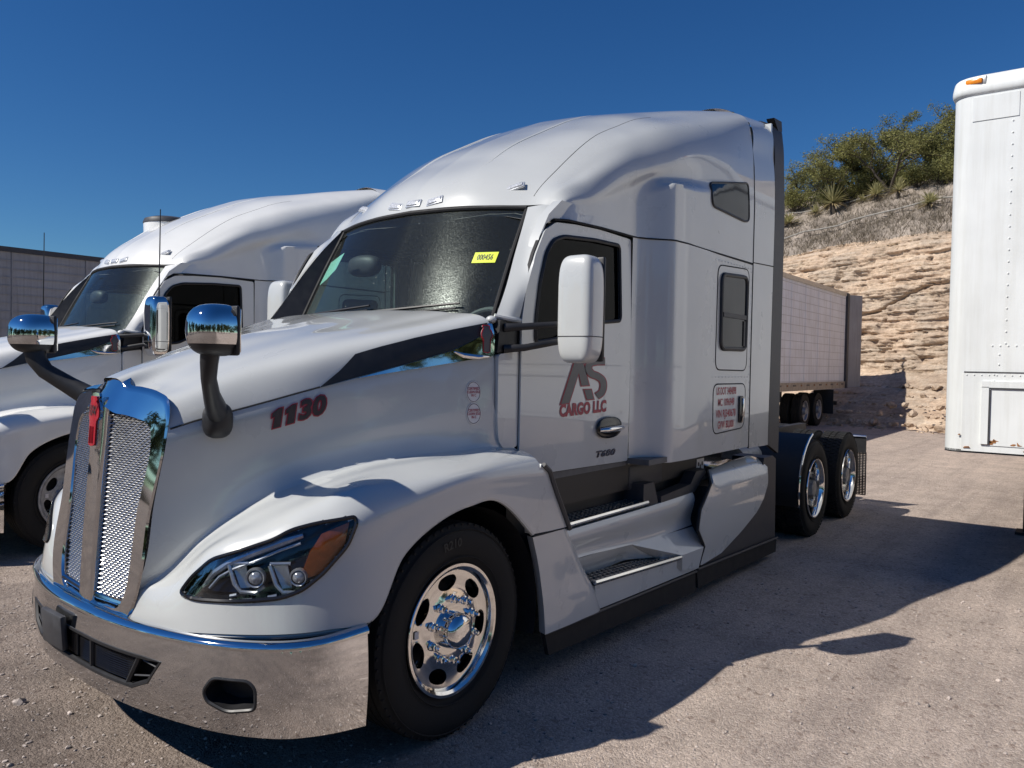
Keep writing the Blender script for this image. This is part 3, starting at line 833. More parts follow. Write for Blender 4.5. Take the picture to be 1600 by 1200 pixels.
Gg = loft([list(r) for r in zip(OUT, EDG, INN, IN2, INB)], 0.02, 0.012, vb=(1, 2))
grille = grid_obj('grille_surround', [Gg], 'chrome', T, mirror=True, angle=35)
# centre bar
cb = []
for z, x in ((0.64, -1.141), (0.9, -1.128), (1.2, -1.106), (1.42, -1.088), (1.52, -1.082)):
    cb.append([(x + 0.035, -0.062, z), (x + 0.004, -0.058, z), (x - 0.003, -0.051, z), (x - 0.005, -0.025, z), (x - 0.006, 0, z)])
Gc = loft(cb, 0.04, 0.012, vb=(2,))
grid_obj('centre_bar', [Gc], 'chrome', grille, mirror=True, angle=35)
def grille_x(y, z):   # mesh sheet: leaning back towards the top, bowed across
    t = (z - 0.68) / 0.76
    return -1.110 + 0.056 * t + max(0, abs(y) - 0.07) / 0.28 * (0.016 + 0.026 * t)
gm_poly = round_poly([(-0.052, 0.69), (-0.302, 0.695), (-0.368, 1.38), (-0.345, 1.438), (-0.20, 1.466), (-0.056, 1.474)], 0.03)
for sg in (1, -1):
    g_ = MB(); a_ = 0.0175; cw = a_ * 0.95; ch = a_ * 0.56
    rows_n = int(0.80 / ch) + 1; cols_n = int(0.345 / cw) + 2
    def pt(i, j, dx=0.0):
        y = -0.035 - i * cw; z = 0.68 + j * ch
        return (grille_x(y, z) + dx, sg * y, z)
    for j in range(rows_n):
        for i in range(cols_n):
            if (i + j) % 2: continue
            if not in_poly((-0.035 - i * cw, 0.68 + j * ch), gm_poly): continue
            # each cell: a small bright scale with a raised middle, joined to its neighbours
            p = pt(i, j, -0.0045)
            for di, dj in ((1, 1), (-1, 1)):
                q = pt(i + di, j + dj, 0.004)
                if in_poly((-0.035 - (i + di) * cw, 0.68 + (j + dj) * ch), gm_poly):
                    g_.tube([p, q], [0.0025, 0.0020], 4, caps=False)
            l_ = pt(i - 1, j, 0.002); r_ = pt(i + 1, j, 0.002)
            g_.tube([l_, p, r_], [0.0012, 0.0034, 0.0012], 4, caps=False)
    gmo = g_.build('grille_mesh', 'mesh_metal', grille); gmo['kind'] = 'stuff'
MB().box((-0.985, 0, 1.08), (0.02, 0.74, 0.84)).build('radiator_screen', 'black', T)
bez = MB(); bez.tube([(grille_x(-.08, .685) - .012, -.075, .690), (grille_x(-.29, .69) - .012, -.295, .695)], 0.014, 8); mirror_part(bez.build('lower_rail', 'chrome', grille))
# emblem: red shield with tail, chrome rim, letters
def emb_out(s=1.0, dz=0.0):
    pts = [(0.0, 0.113), (0.022, 0.111), (0.027, 0.098), (0.021, 0.088), (0.033, 0.070), (0.042, 0.045), (0.040, 0.020), (0.028, 0.0), (0.027, -0.012)]
    tail = [(0.027, -0.10), (0.020, -0.108), (0.0, -0.112)]
    half = pts + tail
    full = half + [(-a, b) for a, b in reversed(half[1:-1])]
    return [(a * s * 1.22, b * s) for a, b in full]
def emb_fn(a, b): return (-1.103 + 0.06 * b, a, 1.436 + b), (-1, 0, 0.1)
emblem = patch('emblem', emb_out(1.10), emb_fn, 'chrome', T, step=0.02, thick=0.012)
def emb_fn2(a, b): return (-1.107 + 0.06 * b - 0.006 * max(0, 1 - (a / 0.045) ** 2), a, 1.436 + b), (-1, 0, 0.1)
patch('shield', emb_out(0.97), emb_fn2, 'red', emblem, step=0.012, thick=0.01)
st_ = MB()
for a in (-0.016, -0.0055, 0.0055, 0.016):
    st_.tube([(-1.1135 + .06 * -.02, a, 1.413), (-1.1135 + .06 * -.10, a, 1.340)], 0.0022, 5)
st_.build('tail_rib', 'red', emblem)
decal('lettering', text_mesh('KW', 0.042, 0.0008), lambda x, y: (-x, y * 1.5 + 0.045), emb_fn2, 'decal_dark', emblem, 0.004)

# ---------------- bumper
BP = [(-1.185, 0), (-1.178, -.25), (-1.148, -.48), (-1.095, -.70), (-1.040, -.86), (-.965, -1.0), (-.86, -1.12), (-.70, -1.195), (-.56, -1.222)]
bpk = np.concatenate([[0], np.cumsum(np.linalg.norm(np.diff(np.array(BP), axis=0), axis=1))])
def bump_plan(s):
    s = abs(s); p = hermite(np.array(BP), bpk, [min(max(s, 0), bpk[-1])])[0]
    e = 1e-3; q = hermite(np.array(BP), bpk, [min(s + e, bpk[-1])])[0]; r = hermite(np.array(BP), bpk, [max(s - e, 0)])[0]
    t = (q - r); t /= np.linalg.norm(t)
    return p, np.array([t[1], -t[0]])   # outward normal in plan
def bump_fn(s, z):
    p, nn = bump_plan(s)
    if nn[0] > 0: nn = -nn
    k = (z - 0.45) / 0.2
    taper = 1.0 - 0.75 * max(0, (abs(s) - 1.25)) / 0.4
    o = -0.035 * max(0, -k) ** 1.5 * taper - 0.012 * max(0, k) ** 2
    x, y = p + nn * o
    sy = -1 if s >= 0 else 1          # s>0: visible side (y<0)
    y = y if s >= 0 else -y
    N = Vector((nn[0], nn[1] if s >= 0 else -nn[1], 0.12 * -k * 0)).normalized()
    return (x, y, z), N
SE = bpk[-1]
def zbot(s): return 0.318 - 0.055 * (abs(s) / SE) ** 2
bp_poly = []
for i in range(41):
    s = SE - 2 * SE * i / 40; bp_poly.append((s, zbot(s)))
for i in range(41):
    s = -SE + 2 * SE * i / 40; bp_poly.append((s, 0.632 + 0.018 * max(0, abs(s) - 1.3) / 0.3))
intake = [(0.63, 0.535), (0.56, 0.445), (0.46, 0.405), (-0.46, 0.405), (-0.56, 0.445), (-0.63, 0.535)]
fog = round_poly([(0.845, 0.46), (0.885, 0.515), (1.035, 0.515), (1.065, 0.485), (1.065, 0.405), (0.945, 0.388), (0.86, 0.42)], 0.025)
fog2 = [(-a, b) for a, b in fog]
bumper = patch('bumper', bp_poly, bump_fn, 'chrome', T, holes=(intake, fog, fog2), step=0.035, thick=0.012, angle=35)
lipr = MB()
lp_ = [bump_fn(SE - 2 * SE * i / 60, 0.655) for i in range(61)]
def lift(s): return 0.0
rows_l = []
for i in range(61):
    s = SE - 2 * SE * i / 60
    (x, y, z), N = bump_fn(s, 0.630)
    z = z + 0.018 * max(0, abs(s) - 1.3) / 0.3
    N = Vector(N)
    p = Vector((x, y, z))
    rows_l.append([(p - N * 0.004)[:], (p + N * 0.010 + Vector((0, 0, -0.004)))[:], (p + N * 0.012 + Vector((0, 0, 0.008)))[:], (p - N * 0.004 + Vector((0, 0, 0.025)))[:], (p - N * 0.026 + Vector((0, 0, 0.028)))[:], (p - N * 0.03 + Vector((0, 0, 0.012)))[:]])
grid_obj('bumper_lip', [loft(rows_l, 0.05, 0.008)], 'chrome', bumper, angle=50)
# step pad along the centre of the bumper top
pad = MB()
pad.add(*grid_vf(loft([[(-1.155 + 0.05 * abs(y), y, 0.640), (-1.06, y, 0.634)] for y in np.linspace(-0.45, 0.45, 12)], 0.1, 0.1)))
pad.build('step_pad', 'black', bumper)
for i in range(9):
    y = -0.42 + i * 0.105
    MB().box((-1.125 + 0.05 * abs(y), y, 0.644), (0.045, 0.012, 0.008)).build('tread_rib', 'black', bumper)
for y in (-0.60, -0.68, -0.78, -0.86):
    p, nn = bump_fn(0, .66)
    MB().ell((-1.03 + (abs(y) - .6) * .35, y, 0.675), (0.008, 0.008, 0.007), 8, 6).build('bolt', 'chrome', bumper)
# intake: frame, dark back, mesh panels, centre cover
def inset(fn, d): return lambda a, b: (tuple(Vector(fn(a, b)[0]) - Vector(fn(a, b)[1]) * d), fn(a, b)[1])
patch('intake_back', [(a * 1.05, b + (0.02 if b > .5 else -.02)) for a, b in intake], inset(bump_fn, 0.085), 'black', bumper, step=0.1, thick=0.01)
def strut(name, a, b, m, r=0.008):
    MB().tube([tuple(Vector(bump_fn(*a)[0]) - Vector(bump_fn(*a)[1]) * .012), tuple(Vector(bump_fn(*b)[0]) - Vector(bump_fn(*b)[1]) * .012)], r, 6).build(name, m, bumper)
fr = MB()
ring_i = densify(intake, 0.08)
fr.tube([tuple(Vector(bump_fn(*p)[0]) - Vector(bump_fn(*p)[1]) * .006) for p in ring_i], 0.011, 6, closed=True)
fr.build('intake_frame', 'black', bumper)
wallm = MB(); R1 = [Vector(bump_fn(*p)[0]) for p in ring_i]; R2 = [Vector(bump_fn(*p)[0]) - Vector(bump_fn(*p)[1]) * .09 for p in ring_i]; nr = len(ring_i)
wallm.add([p[:] for p in R1 + R2], [(i, (i + 1) % nr, nr + (i + 1) % nr, nr + i) for i in range(nr)])
wallm.build('intake_wall', 'black', bumper)
for sgn in (1, -1):
    for pl in ([(0.16 * sgn, 0.525), (0.475 * sgn, 0.520), (0.405 * sgn, 0.415), (0.16 * sgn, 0.415)], [(0.02 * sgn, 0.525), (0.13 * sgn, 0.525), (0.13 * sgn, 0.415), (0.02 * sgn, 0.415)]):
        patch('intake_panel', pl, inset(bump_fn, 0.02), M['dark_grey'], bumper, step=0.06, thick=0.006)
        # fine mesh on the panel
        gm2 = MB(); xs = [p[0] for p in pl]; a0_, a1_ = min(xs), max(xs)
        q = a0_
        while q < a1_:
            ins_ = [z for z in np.linspace(0.416, 0.524, 24) if in_poly((q, z), pl)]
            if len(ins_) > 1:
                P1 = bump_fn(q, ins_[0]); P2 = bump_fn(q, ins_[-1])
                gm2.tube([tuple(Vector(P[0]) - Vector(P[1]) * .017) for P in (P1, P2)], 0.0016, 4, caps=False)
            q += 0.009
        for z in np.linspace(0.42, 0.52, 12):
            ins_ = [q for q in np.linspace(a0_, a1_, 24) if in_poly((q, z), pl)]
            if len(ins_) > 1:
                gm2.tube([tuple(Vector(bump_fn(q, z)[0]) - Vector(bump_fn(q, z)[1]) * .0165) for q in (ins_[0], (ins_[0] + ins_[-1]) / 2, ins_[-1])], 0.0016, 4, caps=False)
        o_ = gm2.build('intake_mesh', 'black_gloss', bumper); o_['kind'] = 'stuff'
    strut('intake_post', (0.145 * sgn, 0.535), (0.145 * sgn, 0.408), 'black', 0.011)
    strut('intake_post', (0.50 * sgn, 0.535), (0.42 * sgn, 0.408), 'black', 0.012)
    strut('intake_bar', (0.52 * sgn, 0.52), (0.62 * sgn, 0.50), 'dark_grey', 0.004)
    strut('intake_bar', (0.47 * sgn, 0.45), (0.59 * sgn, 0.47), 'dark_grey', 0.004)
MB().box((-1.200, 0.17, 0.508), (0.03, 0.22, 0.155), rot=(0, math.radians(-4), 0), bevel=0.012).build('plate_cover', 'dark_grey', bumper)
for fg in (fog, fog2):
    rg = densify(fg, 0.04); n2 = len(rg)
    fr = MB(); fr.tube([tuple(Vector(bump_fn(*p)[0]) - Vector(bump_fn(*p)[1]) * .004) for p in rg], 0.008, 6, closed=True)
    ca = sum(p[0] for p in rg) / n2; cb_ = sum(p[1] for p in rg) / n2
    R1 = [Vector(bump_fn(*p)[0]) for p in rg]; R2 = [Vector(bump_fn(ca + (p[0] - ca) * .8, cb_ + (p[1] - cb_) * .75)[0]) - Vector(bump_fn(ca, cb_)[1]) * .09 for p in rg]
    fr.add([p[:] for p in R1 + R2], [(i, (i + 1) % n2, n2 + (i + 1) % n2, n2 + i) for i in range(n2)] + [tuple(range(n2, 2 * n2))])
    fr.build('fog_lamp_recess', 'black', bumper)

# ---------------- hood side details (visible side, mirrored after)
def side_org(a, b): return Vector((a, -2.0, b))
sidefn = caster(bvh_hood, side_org, (0, 1, 0))
topfn = caster(bvh_hood, lambda a, b: Vector((a, b, 3.0)), (0, 0, -1))
vent_p = [(-0.421, 1.594), (-0.33, 1.668), (-0.245, 1.748), (-0.122, 1.787), (0.039, 1.832), (0.254, 1.884), (0.440, 1.925), (0.40, 1.862), (0.30, 1.812), (0.22, 1.777), (0.006, 1.714), (-0.257, 1.642)]
vent = patch('side_vent', vent_p, sidefn, 'black', hood, step=0.045, thick=0.02, off=0.006)
trim_p = [(-0.410, 1.596), (-0.244, 1.640), (0.006, 1.712), (0.22, 1.775), (0.30, 1.810), (0.40, 1.860), (0.440, 1.920), (0.468, 1.925), (0.466, 1.757), (0.222, 1.716), (-0.044, 1.673), (-0.271, 1.634)]
trim = patch('side_trim', trim_p, sidefn, 'chrome', hood, step=0.04, thick=0.03, off=0.014, angle=60)
tr2 = MB(); tr2.tube([sidefn(a, b)[0] + Vector((0, -.016, 0)) for a, b in [(0.23, 1.772), (0.28, 1.755), (0.36, 1.748), (0.43, 1.752)]], [.004, .012, .012, .004], 8); tr2.build('trim_scroll', 'chrome', trim)
bad = [(a * 0.62 + 0.415, b * 0.62 + 1.842) for a, b in emb_out(1.0)]
def bfn(a, b): p, n = sidefn(a, b); return p + Vector((0, -0.017, 0)), Vector((0, -1, 0))
bd = patch('badge', bad, bfn, 'decal_grey', trim, step=0.02, thick=0.006)
MB().tube([Vector(bfn(*p)[0]) + Vector((0, -.001, 0)) for p in bad], 0.0028, 5, closed=True).build('badge_rim', 'red', trim)
hs = MB(); pth = [Vector(sidefn(a, b)[0]) + Vector((0, 0.0015, 0)) for a, b in [(-0.995, 1.425), (-0.91, 1.455), (-0.806, 1.485), (-0.71, 1.512), (-0.624, 1.537), (-0.52, 1.568), (-0.416, 1.598)]]
hs.tube(pth, 0.0045, 6); hs.build('hood_seam', 'seam', hood)
# hood mirror on its arm
def hood_mirror(s):
    b = MB(); b.ell((-0.845, s * -0.572, 1.460), (0.062, 0.05, 0.075), 20, 12, 0.75)
    arm = b.build('hood_mirror', 'black', T)
    a = MB()
    a.tube([(-0.858, s * -0.585, 1.50), (-0.930, s * -0.67, 1.565), (-0.995, s * -0.755, 1.64), (-1.015, s * -0.79, 1.70), (-1.015, s * -0.80, 1.76)], [0.058, 0.045, 0.040, 0.045, 0.05], 12, sx=0.75)
    a.build('mirror_arm', 'black', arm)
    # dome head: superellipse shell, flat back
    def head(name, m, vmin, vmax, grow=1.0):
        h = MB(); h.ell((0, 0, 0), (0.108 * grow, 0.088 * grow, 0.100 * grow), 36, 20, 0.72, vmin=vmin, vmax=vmax)
        v = [((min(x, 0.030)) - 1.0, y + s * -0.815, z + 1.825) for x, y, z in h.v]
        h2 = MB(); h2.add(v, h.f); return h2.build(name, m, arm, angle=50)
    head('mirror_cap', 'chrome', -0.42, math.pi / 2)
    head('mirror_shell', 'black', -math.pi / 2, -0.40, 0.985)
    MB().box((-0.962, s * -0.815, 1.825), (0.02, 0.170, 0.190), bevel=0.009).build('mirror_back', 'black', arm)
    MB().box((-0.949, s * -0.815, 1.825), (0.006, 0.155, 0.165), bevel=0.002).build('mirror_glass', 'alu', arm)
hood_mirror(1); hood_mirror(-1)
# unit number and round stickers
num = text_mesh('1130', 0.185, 0.012, 0.12, spacing=0.92)
def numto(x, y): return (-0.512 + x * 0.60, 1.486 + y * 0.60 + x * 0.60 * 0.28)
def digits(txt, size, bold, shear, pitch):
    v = []; f = []
    for k, ch_ in enumerate(txt):
        a, b = text_mesh(ch_, size, bold, shear); n = len(v); xo = (k - (len(txt) - 1) / 2) * pitch
        if ch_ == '1':   # a foot-less one with a flag, like the print
            t = bold
            a = [(-.034 - t, .046), (-.004, .058 + t), (.020 + t, .058 + t), (.020 + t, -.058 - t), (-.016 - t, -.058 - t), (-.016 - t, .026 - t), (-.034 - t, .022 - t)]
            a = [(p[0] + p[1] * shear, p[1]) for p in a]; b = [(6, 5, 4, 3, 2, 1, 0)]
        v += [(p[0] + xo, p[1]) for p in a]; f += [tuple(i + n for i in q) for q in b]
    return v, f
decal('unit_number', digits('1130', 0.185, 0.0160, 0.12, 0.094), numto, sidefn, 'decal_red', hood, 0.005)
decal('unit_number', digits('1130', 0.185, 0.0070, 0.12, 0.094), numto, sidefn, 'decal_dark', hood, 0.0075)
for zc in (1.572, 1.462):
    circ = [(0.342 + 0.045 * math.cos(a), zc + 0.055 * math.sin(a)) for a in np.linspace(0, 2 * math.pi, 33)[:-1]]
    stk = patch('idle_sticker', circ, sidefn, 'decal_white', hood, step=0.04, thick=0.002, off=0.003); stk['no_mirror'] = True
    MB().tube([Vector(sidefn(0.342 + 0.040 * math.cos(a), zc + 0.050 * math.sin(a))[0]) + Vector((0, -.003, 0)) for a in np.linspace(0, 2 * math.pi, 33)[:-1]], 0.0016, 4, closed=True).build('ring', 'decal_dark', stk)
    for k, (t_, sz) in enumerate((('CERTIFIED', .0165), ('CLEAN IDLE', .0165), ('IN C', .016))):
        decal('lettering', text_mesh(t_, sz, 0.0004), lambda x, y, k=k, zc=zc: (0.342 + x * .9, zc + 0.016 - 0.017 * k + y * 1.1), sidefn, 'decal_red', stk, 0.0045)

# ---------------- windshield, pillars, cowl
WB = [(0.50, 0, 1.93), (0.53, -0.4, 1.93), (0.585, -0.66, 1.935), (0.66, -0.83, 1.945)]
WM = [(0.685, 0, 2.31), (0.715, -0.37, 2.31), (0.775, -0.63, 2.31), (0.845, -0.812, 2.31)]
WT = [(0.855, 0, 2.652), (0.89, -0.35, 2.648), (0.955, -0.60, 2.642), (1.025, -0.795, 2.632)]
Gw = loft([WB, WM, WT], 0.05, 0.05)
windshield = grid_obj('windshield', [Gw], 'glass', T, mirror=True, angle=80)
bvh_ws = bvh_of([windshield])
edge = [tuple(p) for p in Gw[-1]] ; edge = [(p[0], -p[1], p[2]) for p in edge[::-1]][:-1] + edge
MB().tube([(p[0] - .006, p[1], p[2]) for p in edge], 0.014, 8).build('windshield_gasket', 'seam', windshield)
sg_ = MB(); sg_.tube([tuple(p) for p in Gw[:, -1]], 0.014, 8); mirror_part(sg_.build('windshield_gasket', 'seam', windshield))
# cowl, black shelf below the glass
grid_obj('cowl', [loft([[(0.43, 0, 1.965), (0.43, -0.5, 1.955), (0.44, -0.85, 1.925), (0.47, -1.01, 1.87)], [(0.54, 0, 1.925), (0.57, -0.45, 1.925), (0.65, -0.80, 1.925), (0.66, -1.01, 1.90)]], 0.1, 0.1)], 'black', T, mirror=True)
# pillar fin: white outside, black inside
PF = [(0.515, -0.975, 1.965), (0.635, -0.945, 2.13), (0.760, -0.905, 2.32), (0.885, -0.862, 2.49), (1.005, -0.812, 2.632)]
PM = [(0.575, -1.028, 1.957), (0.672, -1.000, 2.13), (0.790, -0.967, 2.32), (0.910, -0.927, 2.49), (1.035, -0.895, 2.642)]
PO = [(0.640, -1.034, 1.955), (0.705, -1.034, 2.13), (0.795, -1.026, 2.32), (0.920, -0.992, 2.50), (1.085, -0.958, 2.642)]
PG = [(0.675, -0.85, 1.95), (0.765, -0.842, 2.13), (0.865, -0.832, 2.32), (0.95, -0.818, 2.49), (1.035, -0.80, 2.628)]
pil = grid_obj('pillar_cover', [loft([list(r) for r in zip(PF, PM, PO)], 0.03, 0.02)], 'paint', T, angle=50)
inner_p = grid_obj('pillar_liner', [loft([list(r) for r in zip([(x + .004, y + .003, z) for x, y, z in PF], PG)], 0.05, 0.05)], 'black', pil)
MB().tube([(0.505, -0.972, 1.965), (0.575, -1.03, 1.95), (0.645, -1.034, 1.948)], 0.014, 8).build('pillar_foot', 'paint', pil)
MB().ell((0.488, -0.965, 1.945), (0.03, 0.03, 0.022), 12, 8).build('washer_cap', 'paint', pil)
MB().prism([(0.80, 2.30), (0.90, 2.50), (0.98, 2.545), (1.25, 2.575), (1.25, 2.66), (1.06, 2.66), (0.93, 2.56), (0.84, 2.42)], 'y', -1.012, -0.95).build('pillar_filler', 'paint', pil, angle=30)['no_mirror'] = True
mirror_part(pil)
# cowl side: white lower panel, black bracket plate above
mirror_part(MB().prism(round_poly([(0.482, 1.765), (0.657, 1.79), (0.657, 1.275), (0.53, 1.275), (0.495, 1.32), (0.482, 1.42)], 0.02), 'y', -1.022, -0.98).build('cowl_side_panel', 'paint', T, angle=30))
mirror_part(MB().prism([(0.478, 1.772), (0.650, 1.797), (0.650, 1.945), (0.500, 1.945)], 'y', -1.016, -0.96).build('mirror_bracket', 'black', T, angle=30))
MB().box((0.60, 0, 1.21), (0.30, 2.0, 0.12)).build('cowl_base', 'black', T)

# ---------------- doors
def door_y(a, b):  # slight barrel and tumblehome
    y = -1.036 + 0.028 * max(0, (b - 1.95)) ** 1.2 + 0.010 * max(0, 1.5 - b)
    return (a, y, b), (0, -1, 0.03)
door_poly = [(0.662, 1.112), (1.872, 1.092), (1.876, 2.545), (1.48, 2.552), (1.19, 2.54), (0.99, 2.522), (0.88, 2.462), (0.79, 2.32), (0.700, 2.12), (0.662, 1.95)]
win_poly = round_poly([(0.785, 1.835), (0.785, 1.97), (0.825, 2.17), (0.885, 2.335), (0.955, 2.415), (1.06, 2.452), (1.40, 2.478), (1.715, 2.485), (1.728, 2.005), (1.40, 1.975), (1.20, 1.95), (1.02, 1.865)], 0.035, 4)
door = patch('door', round_poly(door_poly, 0.02, 3), door_y, 'paint', T, holes=(win_poly,), step=0.07, thick=0.03, angle=40)
patch('side_window', win_poly, door_y, 'side_glass', door, step=0.1, thick=0.004, off=-0.012)
MB().tube([Vector(door_y(*p)[0]) + Vector((0, -.002, 0)) for p in densify(win_poly, .06)], 0.013, 6, closed=True).build('window_gasket', 'black', door)
patch('door_gap', round_poly([(p[0] + (0.005 if p[0] > 1 else -0.005), p[1] + (0.005 if p[1] > 2 else -0.005)) for p in door_poly], 0.02), lambda a, b: ((a, door_y(a, b)[0][1] + 0.012, b), (0, -1, 0)), 'seam', door, holes=([(p[0], p[1]) for p in round_poly([(0.75, 1.8), (0.75, 1.97), (0.79, 2.2), (0.85, 2.36), (0.94, 2.45), (1.4, 2.51), (1.75, 2.52), (1.76, 1.97), (1.4, 1.94), (1.2, 1.9), (1.0, 1.82)], .03)],), step=0.15, thick=0.02)
h_ = MB(); h_.ell((1.60, -1.048, 1.328), (0.155, 0.014, 0.068), 28, 10, 0.85); hd = h_.build('door_handle', 'black_gloss', door)
MB().tube([(1.455, -1.062, 1.318), (1.50, -1.082, 1.320), (1.60, -1.088, 1.322), (1.70, -1.082, 1.324), (1.745, -1.062, 1.326)], [0.012, 0.017, 0.018, 0.017, 0.012], 10).build('handle_bar', 'chrome', door)
# door print
def A2(px, py):  # from the artwork's own grid
    return (1.05 + (px - 290) / 265 * 0.51, 1.489 + (340 - py) / 245 * 0.252)
def stroke(path, wdt):
    L_, R2 = [], []
    n = len(path)
    for i in range(n):
        t = Vector(path[min(i + 1, n - 1)]) - Vector(path[max(i - 1, 0)]); t.normalize(); nn = Vector((-t.y, t.x))
        p = Vector(path[i]); L_.append(tuple(p + nn * wdt)); R2.append(tuple(p - nn * wdt))
    v = L_ + R2; f = [(i, i + 1, n + i + 1, n + i) for i in range(n - 1)]
    return v, f
def smooth_path(P, k=8):
    P = np.array(P, float); kn = np.concatenate([[0], np.cumsum(np.linalg.norm(np.diff(P, axis=0), axis=1))])
    return [tuple(p) for p in hermite(P, kn, dense_ts(kn, kn[-1] / (len(P) * k)))]
Apoly = [(290, 338), (362, 95), (408, 95), (448, 236), (404, 238), (386, 165), (334, 334)]
Spath = smooth_path([(545, 93), (485, 97), (450, 110), (443, 140), (462, 168), (500, 184), (530, 208), (538, 245), (528, 280), (498, 303)])
Bpoly = [(420, 262), (462, 262), (478, 318), (438, 320)]
def poly_vf(poly):
    return [p for p in poly], [tuple(range(len(poly)))]
def grow(poly, d):
    c = Vector((sum(p[0] for p in poly) / len(poly), sum(p[1] for p in poly) / len(poly))); o = []
    n = len(poly); area = sum(poly[i][0] * poly[(i + 1) % n][1] - poly[(i + 1) % n][0] * poly[i][1] for i in range(n))
    sgn = 1 if area > 0 else -1
    for i in range(n):
        a = Vector(poly[i - 1]); b = Vector(poly[i]); cc = Vector(poly[(i + 1) % n])
        e1 = (b - a).normalized(); e2 = (cc - b).normalized()
        n1 = Vector((e1.y, -e1.x)) * sgn; n2 = Vector((e2.y, -e2.x)) * sgn; nn = (n1 + n2); nn = nn.normalized() / max(0.45, math.cos(n1.angle(n2, 0) / 2))
        o.append(tuple(b + nn * d))
    return o
for (g, wv, mm, off) in ((6, 25, 'decal_red', 0.0028), (0, 19, 'decal_grey', 0.0042)):
    for pl in (Apoly, Bpoly):
        decal('company_letters', poly_vf(grow(pl, g)), A2, door_y, mm, door, off)
    decal('company_letters', stroke(Spath, wv), A2, door_y, mm, door, off)
for bold, mm, off in ((0.0065, 'decal_red', 0.003),):
    decal('company_lettering', text_mesh('CARGO LLC', 0.115, bold, spacing=1.06), lambda x, y: (1.305 + x * 0.80, 1.455 + y * 0.82 + x * 0.02), door_y, mm, door, off)
decal('model_badge', text_mesh('T680', 0.085, 0.0035, 0.28), lambda x, y: (1.565 + x * 1.35, 1.165 + y * 0.62), door_y, 'decal_dark', door, 0.003)
decal('model_badge', text_mesh('T680', 0.085, 0.0005, 0.28), lambda x, y: (1.570 + x * 1.35, 1.163 + y * 0.62), door_y, 'alu', door, 0.005)
dm_ = mirror_part(door)
for c_ in door.children:
    if c_.name.startswith('side_window'): c_.data.materials[0] = M['side_glass_shaded']
# main mirror
def main_mirror(s):
    mx_ = 0.785 if s > 0 else 0.86
    my_ = 1.325 if s > 0 else 1.265
    mm = MB(); mm.ell((mx_, s * -my_, 2.008), (0.088, 0.105, 0.282), 36, 24, 0.42)
    mo = mm.build('side_mirror', 'paint', T, angle=60)
    MB().tube([(mx_ + 0.0875 * math.copysign(abs(math.cos(a)) ** .42, math.cos(a)), s * (-my_ + 0.1045 * math.copysign(abs(math.sin(a)) ** .42, math.sin(a))), 1.865) for a in np.linspace(0, 2 * math.pi, 60)[:-1]], 0.0025, 5, closed=True).build('housing_seam', 'dark_grey', mo)
    MB().box((mx_ + .083, s * -my_, 2.012), (0.03, 0.19, 0.55), bevel=0.012).build('mirror_rim', 'black', mo)
    MB().box((mx_ + .099, s * -my_, 2.09), (0.006, 0.16, 0.36), bevel=0.002).build('mirror_glass', 'alu', mo)
    MB().box((mx_ + .099, s * -my_, 1.82), (0.006, 0.16, 0.14), bevel=0.002).build('mirror_glass', 'alu', mo)
    for za, zb in ((1.905, 1.935), (1.795, 1.855)):
        MB().tube([(0.535, s * -1.015, za), (0.60, s * -1.10, za + .008), (mx_ + .015, s * -(my_ - .065), zb)], [0.024, 0.019, 0.018], 10, sx=0.8).build('mirror_arm', 'black', mo)
main_mirror(1); main_mirror(-1)

# ---------------- sleeper, roof
ROOF = []
_rx = [1.35, 1.79, 1.90, 2.03, 2.15, 2.22, 2.60, 3.10, 3.62]
_k0 = [-1.030, -1.030, -1.036, -1.090, -1.190, -1.200, -1.200, -1.200, -1.203]
_k1z = [2.62, 2.72, 2.80, 2.88, 2.94, 2.95, 2.99, 3.03, 3.06]
_k2 = [(-1.018, 2.68), (-1.030, 2.84), (-1.040, 2.90), (-1.066, 2.955), (-1.105, 2.980), (-1.120, 2.990), (-1.170, 3.045), (-1.192, 3.12), (-1.200, 3.14)]
_k3 = [(-1.020, 2.745), (-1.060, 2.945), (-1.075, 2.985), (-1.100, 3.032), (-1.122, 3.072), (-1.134, 3.095), (-1.166, 3.205), (-1.188, 3.30), (-1.190, 3.36)]
_k4 = [(-1.000, 2.800)] + [(y + 0.004, z + 0.06) for y, z in _k3[1:]]
_k5 = [(-0.915, 2.875), (-0.968, 3.150), (-0.985, 3.205), (-1.005, 3.262), (-1.025, 3.312), (-1.034, 3.340), (-1.064, 3.460), (-1.104, 3.585), (-1.138, 3.725)]
_k6 = [(-0.80, 2.925), (-0.80, 3.245), (-0.80, 3.300), (-0.80, 3.360), (-0.805, 3.415), (-0.81, 3.445), (-0.82, 3.57), (-0.90, 3.715), (-1.0, 3.838)]
_k7 = [3.065, 3.335, 3.39, 3.455, 3.51, 3.54, 3.665, 3.765, 3.858]; _k8 = [3.09, 3.36, 3.412, 3.475, 3.53, 3.562, 3.685, 3.772, 3.858]
ROOF.append([(0.985, -1.010, 2.535), (1.01, -0.995, 2.56), (1.03, -0.985, 2.585), (1.05, -0.97, 2.605), (1.06, -0.955, 2.625), (1.055, -0.90, 2.645), (1.035, -0.80, 2.650), (0.90, -0.35, 2.668), (0.868, 0, 2.672)])
ROOF.append([(1.08, -1.022, 2.545), (1.08, -1.010, 2.59), (1.08, -1.000, 2.625), (1.085, -0.985, 2.655), (1.09, -0.96, 2.68), (1.085, -0.90, 2.70), (1.075, -0.80, 2.705), (0.95, -0.35, 2.765), (0.925, 0, 2.775)])
